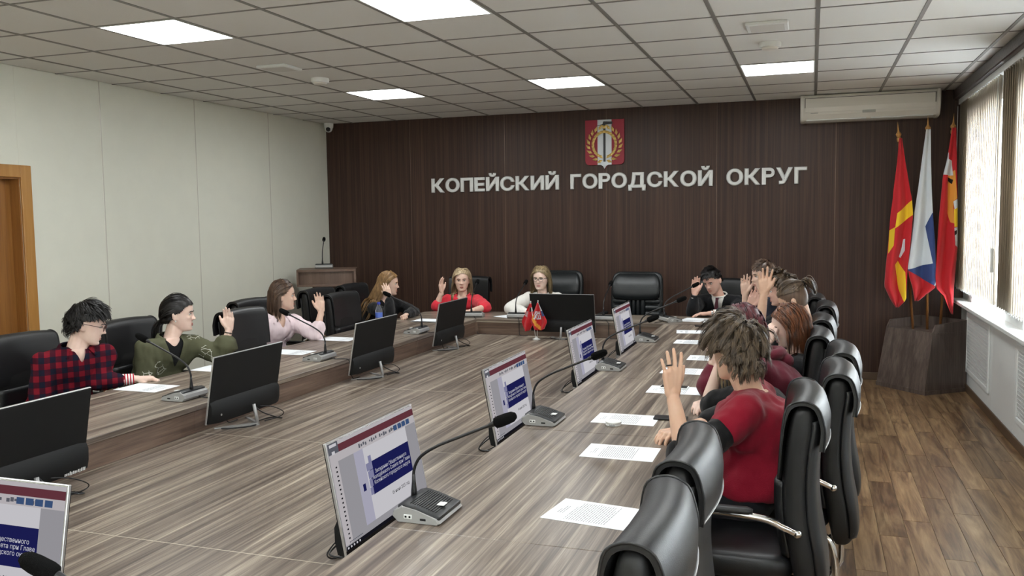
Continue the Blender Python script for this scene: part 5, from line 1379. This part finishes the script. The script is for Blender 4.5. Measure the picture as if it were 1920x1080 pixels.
# 3 pink shirt, bob
r, Mh, bd, arms, hp, fin, nb, F, S = make_person(dict(label='woman in a pale pink striped shirt with a brown bob raising her hand', head=(-2.90, -3.56, 1.108), face=(.84, .54), pitch=0, tface=(.92, -.38), nb=(-2.93, -3.62, .95), hip=(-3.02, -3.66, .58), male=False,
    skin='fair', seed=8, vox=.0048, lip=M_LIP, hair=dict(mat=HM['brown'], n=620, flow=fl_part(.155, 1.1, .01), fall=.45, fallz=.01, hug=-.02, steer=lambda p, d, t, r_: (d + Vector((0, .35 if p.y < .0 else 0, 0))).normalized(), lift=.05, grav=.3, vol=.012, steps=12, cap=.009, line=LINEW, w=.0042),
    armL=dict(el=(-2.615, -3.53, .79), wr=(-2.592, -3.49, .968), F=(-.10, -.02, 1), P=(.30, -.94, .1), pose='open', sleeve=.30, cuffw=1.7),
    top=dict(mat=C_PINK, inf=.018, sinf=.02, v=(.10, .045), collar=(C_PINK, 138, .07), wr=.009, wsc=15)))
# 4 black jacket, long fair hair
r, Mh, bd, arms, hp, fin, nb, F, S = make_person(dict(label='woman with long fair-brown hair in a black jacket holding a hand to her cheek', head=(-2.84, -1.80, 1.078), face=(.93, .36), pitch=4, tface=(.8, -.6), nb=(-2.88, -1.83, .915), hip=(-3.0, -1.84, .575), male=False,
    skin='fair', seed=9, vox=.0056, hair=dict(mat=HM['fair'], n=640, flow=fl_part(.40, 1.0, .0), fall=.34, hug=-.01, lift=.05, grav=.3, vol=.010, steps=15, cap=.009, line=LINEW, w=.0046, steer=lambda p, d, t, r_: (d + Vector((0, .25 if p.z < .0 else .08, 0))).normalized()),
    armR=dict(el=(-2.66, -2.14, .79), wr=(-2.69, -2.08, .955), F=(-.42, .15, .9), P=(-.25, .95, .1), pose='open', sleeve=.88), armL=dict(el=(-2.60, -1.72, .79), wr=(-2.555, -1.99, .79), F=(.15, -.9, -.05), P=(.3, 0, -1), pose='fist', sleeve=.95),
    top=dict(mat=C_BLACK, name='jacket', inf=.017, v=(.09, .04), wr=.006)))
# 5 coral shirt, blonde
r, Mh, bd, arms, hp, fin, nb, F, S = make_person(dict(label='blonde woman in a coral shirt raising her hand at the far table end', head=(-2.37, -1.0, 1.062), face=(.32, -.95), pitch=2, tface=(.22, -1), nb=(-2.375, -.975, .895), hip=(-2.40, -.85, .575), male=False,
    skin='fair', seed=10, vox=.0052, lip=M_LIPR, brow=HM['brown'], hair=dict(mat=HM['blonde'], n=700, flow=fl_part(.30, .45, .0), fall=.5, fallz=.0, hug=-.03, lift=.05, grav=.3, vol=.012, steps=14, cap=.009, line=LINEW, w=.0046, steer=lambda p, d, t, r_: (d + Vector((0, -.12 if p.z < -.06 else .05, 0))).normalized()),
    armR=dict(el=(-2.60, -1.16, .79), wr=(-2.54, -1.17, .935), F=(-.06, .0, 1), P=(.95, -.2, 0), pose='together', sleeve=.12), armL=dict(el=(-2.01, -1.26, .80), wr=(-2.075, -1.48, .785), F=(-.55, -.55, -.02), P=(0, 0, -1), pose='flat', sleeve=.12),
    top=dict(mat=C_CORAL, inf=.018, sinf=.024, v=(.12, .05), collar=(C_CORAL, 136, .08), wr=.008)))
m = MB(); m.tube([nb + F * (.055 + .025 * cos(R(a))) * 1.0 + S * .062 * sin(R(a)) - up * (.055 * cos(R(a)) - .012) for a in range(-80, 81, 10)], .0022, 6); fin('necklace', m.mesh('necklace'), M_SILV)
# 6 white sweater, glasses
r, Mh, bd, arms, hp, fin, nb, F, S = make_person(dict(label='young woman with long hair and round glasses in a loose white sweater', head=(-1.495, -.96, 1.088), face=(-.02, -1.0), pitch=4, tface=(.05, -1), nb=(-1.485, -.925, .925), hip=(-1.46, -.80, .575), male=False,
    skin='pale', seed=12, vox=.0052, gaze=(-.2, -1, -.05), hair=dict(mat=HM['darkblonde'], n=680, flow=fl_part(.25, .45, .005), fall=.5, fallz=.0, hug=-.03, lift=.05, grav=.3, vol=.010, steps=13, cap=.009, line=LINEW, w=.0044, steer=lambda p, d, t, r_: (d + Vector((0, -.10 if p.z < -.07 else .05, 0))).normalized()),
    armR=dict(el=(-1.715, -1.31, .795), wr=(-1.50, -1.50, .785), sleeve=.98), armL=dict(el=(-1.22, -1.20, .80), wr=(-1.36, -1.42, .785), sleeve=.98), top=dict(mat=C_WHITE, name='sweater', inf=.022, sinf=.028, v=(.06, .05), under=C_NAVY, wr=.0055, wsc=12)))
glasses(Mh, fin, M_BLACKP, .023); m = MB(); m.tube([Mh @ Vector((.086, -.002, -.045 - .012 + .012 * cos(R(a)))) + Vector((0, .010 * sin(R(a)), 0)) for a in range(0, 361, 30)], .0014, 5); fin('earring', m.mesh('earring'), M_SILV)
# 7 suit
r, Mh, bd, arms, hp, fin, nb, F, S = make_person(dict(label='man in a black suit and dark tie looking down with one hand raised', head=(.275, -1.075, 1.09), face=(-.42, -.91), pitch=24, roll=-6, tface=(-.12, -1), nb=(.335, -.985, .935), hip=(.36, -.82, .58),
    skin='ruddy', seed=13, vox=.0052, hair=dict(mat=HM['black'], n=800, flow=fl_crop(.060, .006, .9, -.8, front=.8), lift=.14, grav=.04, vol=.012, cap=.006, w=.0036, line=[(-.09, .066), (-.066, .062), (-.045, .045), (-.025, .026), (.0, .014), (.022, .0), (.045, -.035), (.09, -.05)]),
    armR=dict(el=(.095, -1.19, .795), wr=(.128, -1.225, .962), F=(.06, .0, 1), P=(.18, -1, 0), pose='together', sleeve=.72), armL=dict(el=(.54, -1.17, .80), wr=(.285, -1.26, .79), F=(-.9, -.12, -.06), P=(0, 0, -1), pose='flat', sleeve=.80),
    top=dict(mat=C_SUIT, name='jacket', inf=.02, sinf=.018, v=(.24, .058), under=C_WHITE, wr=.005)))
m = MB(); a_, b_ = nb + F * .088 - up * .02, nb + F * .120 - up * .26; a_ = nb + F * .082 - up * .012
tp_ = [a_ + S * x + up * z + F * y for x, z, y in ((-.016, 0, 0), (.016, 0, 0), (.012, -.03, .022), (.030, -.20, .050), (0, -.245, .052), (-.030, -.20, .050), (-.012, -.03, .022))]
m.faces(tp_ + [v + F * .012 for v in tp_], [(0, 1, 2, 6), (2, 3, 4, 5, 6), (7, 13, 9, 8), (9, 13, 12, 11, 10)] + [(i, (i + 1) % 7, 7 + (i + 1) % 7, 7 + i) for i in range(7)]); fin('tie', m.mesh('tie'), C_TIE, False)
m = MB(); m.tube([nb + (F * cos(R(a)) + S * sin(R(a))) * .071 + up * (.012 - .022 * cos(R(a))) for a in range(0, 361, 20)], .0085, 8); fin('shirt_collar', m.mesh('shirt_collar'), C_WHITE)
band_at(fin, 'shirt_cuff', arms['R'][1], arms['R'][2], .66, .84, .034, C_WHITE); band_at(fin, 'shirt_cuff', arms['L'][1], arms['L'][2], .76, .90, .034, C_WHITE)
band_at(fin, 'wrist_watch', arms['R'][1], arms['R'][2], .90, 1.0, .0315, M_BLACKP); band_at(fin, 'wrist_watch', arms['L'][1], arms['L'][2], .93, 1.0, .031, M_SILV)
m = MB(); c_ = nb - S * .10 + F * .125 - up * .10; m.box(-.006, .006, -.003, .003, -.009, .009, M=Matrix.Translation(c_)); fin('lapel_pin', m.mesh('lapel_pin'), M_CRIM)
# 8 farthest young man on the right
make_person(dict(label='young man with short brown hair, farthest along the right side, hand raised', head=(.80, -2.02, 1.205), face=(-.90, -.42), pitch=6, tface=(-1, -.1), nb=(.86, -2.0, 1.04), hip=(1.0, -2.05, .59), skin='fair', seed=14, vox=.0056, facefeat=True,
    hair=dict(mat=HM['brown'], n=750, flow=fl_crop(.034, .014, .4), lift=.3, grav=.02, vol=.006, cap=.006, w=.0032, line=LOWF),
    armR=dict(el=(.66, -1.98, .80), wr=(.652, -2.03, 1.035), F=(.02, 0, 1), P=(.05, -1, 0), pose='open', sleeve=.45), top=dict(mat=C_NAVY, inf=.016)))
# 9 curly dark hair
make_person(dict(label='young man with dark wavy hair behind the man with shaved sides', head=(.965, -2.82, 1.155), face=(-.97, -.15), pitch=12, tface=(-1, 0), nb=(1.01, -2.82, .995), hip=(1.06, -2.86, .585), skin='ruddy', seed=15, vox=.0056,
    hair=dict(mat=HM['lightbrown'], n=620, flow=fl_crop(.06, .035, .2), lift=.55, grav=.05, vol=.02, curl=.5, wave=1.4, cap=.008, w=.0038, line=LOWF),
    armR=dict(el=(.72, -2.75, .80), wr=(.742, -2.78, 1.00), F=(.35, 0, .95), P=(.05, -1, .1), pose='open', sleeve=.4), top=dict(mat=C_BLACK, inf=.016)))
# 10 shaved sides with top knot
r, Mh, bd, arms, hp, fin, nb, F, S = make_person(dict(label='young man with shaved sides and a tied-back topknot, large raised palm', head=(1.075, -3.60, 1.145), face=(-.95, .22), pitch=24, roll=6, tface=(-1, .05), nb=(1.155, -3.60, .985), hip=(1.13, -3.62, .585), skin='tan', seed=16, vox=.0052,
    hair=dict(mat=HM['buzz'], n=10, flow=fl_crop(.012, .008), lift=.2, grav=.0, vol=.002, cap=.0022, w=.002),
    armR=dict(el=(.845, -3.47, .935), wr=(.878, -3.47, 1.165), F=(.03, 0, 1), P=(.0, -1, 0), pose='wide', sleeve=-.3, hsz=1.04), armL=dict(el=(1.0, -3.88, .80), wr=(.80, -3.75, .77)), top=dict(mat=C_BLACK, sleeve='short', inf=.016)))
LT = [(-.09, .070), (-.05, .066), (.0, .060), (.05, .055), (.09, .050)]
hb = hair_strands(Mh, dict(mat=HM['lightbrown'], n=360, flow=lambda r_, n_, rnd: (tang(n_, Vector((-r_.x * 3, 1, .1))), (Vector((0, .105, .082)) - r_).length * 1.05), lift=.10, grav=.0, vol=.008, cap=.008, w=.0040, target=Vector((0, .108, .085)), line=LT), head_grid({'nose': 1}), [], 4)
tail([(0, .10, .082), (0, .125, .092), (.0, .142, .07), (0, .147, .03), (0, .145, -.01)], .0038, 160, 6, .018)(hb, Mh); fin('topknot', hb.mesh('topknot', recalc=False), HM['lightbrown'])
m = MB(); m.tube([Mh @ Vector((.016 * cos(R(a)), .112 + .004 * cos(R(a)), .086 + .014 * sin(R(a)))) for a in range(0, 361, 30)], .004, 6); fin('hair_tie', m.mesh('hair_tie'), M_BLACKM)
# 11 copper hair
make_person(dict(label='young woman with wavy copper-brown hair in a black top, seen from the side', head=(1.065, -4.36, 1.065), face=(-.96, -.22), pitch=14, tface=(-1, 0), nb=(1.12, -4.37, .905), hip=(1.10, -4.40, .575), male=False, skin='pale', seed=17, vox=.0052,
    hair=dict(mat=HM['copper'], n=700, flow=fl_part(.19, .75, .0), fall=.35, fallz=.0, hug=-.02, lift=.06, grav=.3, vol=.018, curl=.20, wave=.9, steps=13, cap=.009, line=LINEW, w=.0046),
    armL=dict(el=(.86, -4.52, .80), wr=(.945, -4.42, .965), F=(.25, .1, .9), P=(.4, .9, 0), pose='relaxed', sleeve=.5), top=dict(mat=C_BLACK, inf=.016)))
# 12 burgundy hoodie
make_person(dict(label='person with dark burgundy hair in a burgundy hoodie leaning on the table', head=(.835, -4.80, 1.105), face=(-.97, .15), pitch=20, tface=(-1, -.05), nb=(.93, -4.82, .965), hip=(1.10, -4.86, .58), male=False, skin='pale', seed=18, vox=.0056, k=.95, sw=.17,
    hair=dict(mat=HM['burg'], n=560, flow=fl_part(.15, .6, .0), fall=.4, fallz=.0, hug=-.02, lift=.05, grav=.3, vol=.014, steps=11, cap=.009, line=LINEW, w=.0046),
    armL=dict(el=(.665, -4.96, .80), wr=(.75, -4.87, .965), F=(.2, .2, .9), P=(.3, .9, 0), pose='relaxed', sleeve=.9), top=dict(mat=C_BURG, name='hoodie', inf=.026, sinf=.022, hood=True, wr=.008, wsc=11)))
# 13 pale arm propped on the table
make_person(dict(label='person in a black T-shirt with a pale forearm propped on the table, head hidden', head=(.80, -5.34, 1.055), face=(-.97, .1), pitch=22, tface=(-1, 0), nb=(.895, -5.34, .915), hip=(1.05, -5.36, .575), male=False, skin='pale', seed=19, vox=.0056,
    hair=dict(mat=HM['darkblonde'], n=480, flow=fl_part(.20, .5, .0), fall=.5, fallz=.0, hug=-.02, lift=.05, grav=.3, vol=.010, steps=11, cap=.009, line=LINEW, w=.0044),
    armL=dict(el=(.715, -5.43, .79), wr=(.765, -5.38, .985), F=(.1, .3, .95), P=(.3, .9, 0), pose='relaxed', sleeve=-.2), armR=dict(el=(.74, -5.16, .79), wr=(.70, -5.30, .79), sleeve=-.2), top=dict(mat=C_BLACK, sleeve='short', inf=.018, sinf=.024)))
# 14 crimson shirt in the foreground
r, Mh, bd, arms, hp, fin, nb, F, S = make_person(dict(label='boy in a crimson shirt with black sleeves and tousled hair, hand with ring raised', head=(.885, -5.93, 1.145), face=(-.78, .58), pitch=10, roll=-4, tface=(-1, .08), nb=(.955, -5.94, .985), hip=(.95, -6.0, .585), td=1.22, skin='tan', seed=20, vox=.0042, sw=.185,
    hair=dict(mat=HM['mop'], n=2300, flow=fl_crop(.110, .046, .30, .2, front=1.0), lift=.22, grav=.16, vol=.030, curl=.30, wave=.9, steps=9, cap=.016, w=.0024, per=18, clump=.013, conv=.8, line=[(-.09, .058), (-.066, .052), (-.045, .030), (-.025, .006), (.0, -.004), (.022, -.02), (.045, -.062), (.09, -.078)]),
    armL=dict(el=(.735, -6.33, .785), wr=(.678, -6.265, 1.005), F=(-.02, .06, 1), P=(-.62, .78, 0), pose='wide', sleeve=.04, cuffw=1.5, hsz=1.0), armR=dict(el=(.80, -5.72, .79), wr=(.655, -5.90, .785), F=(-.3, -.5, 0), P=(0, 0, -1), pose='relaxed', sleeve=.25),
    top=dict(mat=C_RED, sleeve_mat=C_BLACK, sl0=.24, inf=.022, sinf=.022, wr=.010, wsc=11), cvox=.0075))
q = hp['L'][2]; d_ = (q[1] - q[0]).normalized(); a_ = d_.orthogonal().normalized(); b_ = d_.cross(a_); c_ = q[0].lerp(q[1], .62)
m = MB(); m.tube([c_ + (a_ * cos(R(t_)) + b_ * sin(R(t_))) * .0102 for t_ in range(0, 361, 24)], .0028, 8); fin('finger_ring', m.mesh('finger_ring'), M_BLACKP)
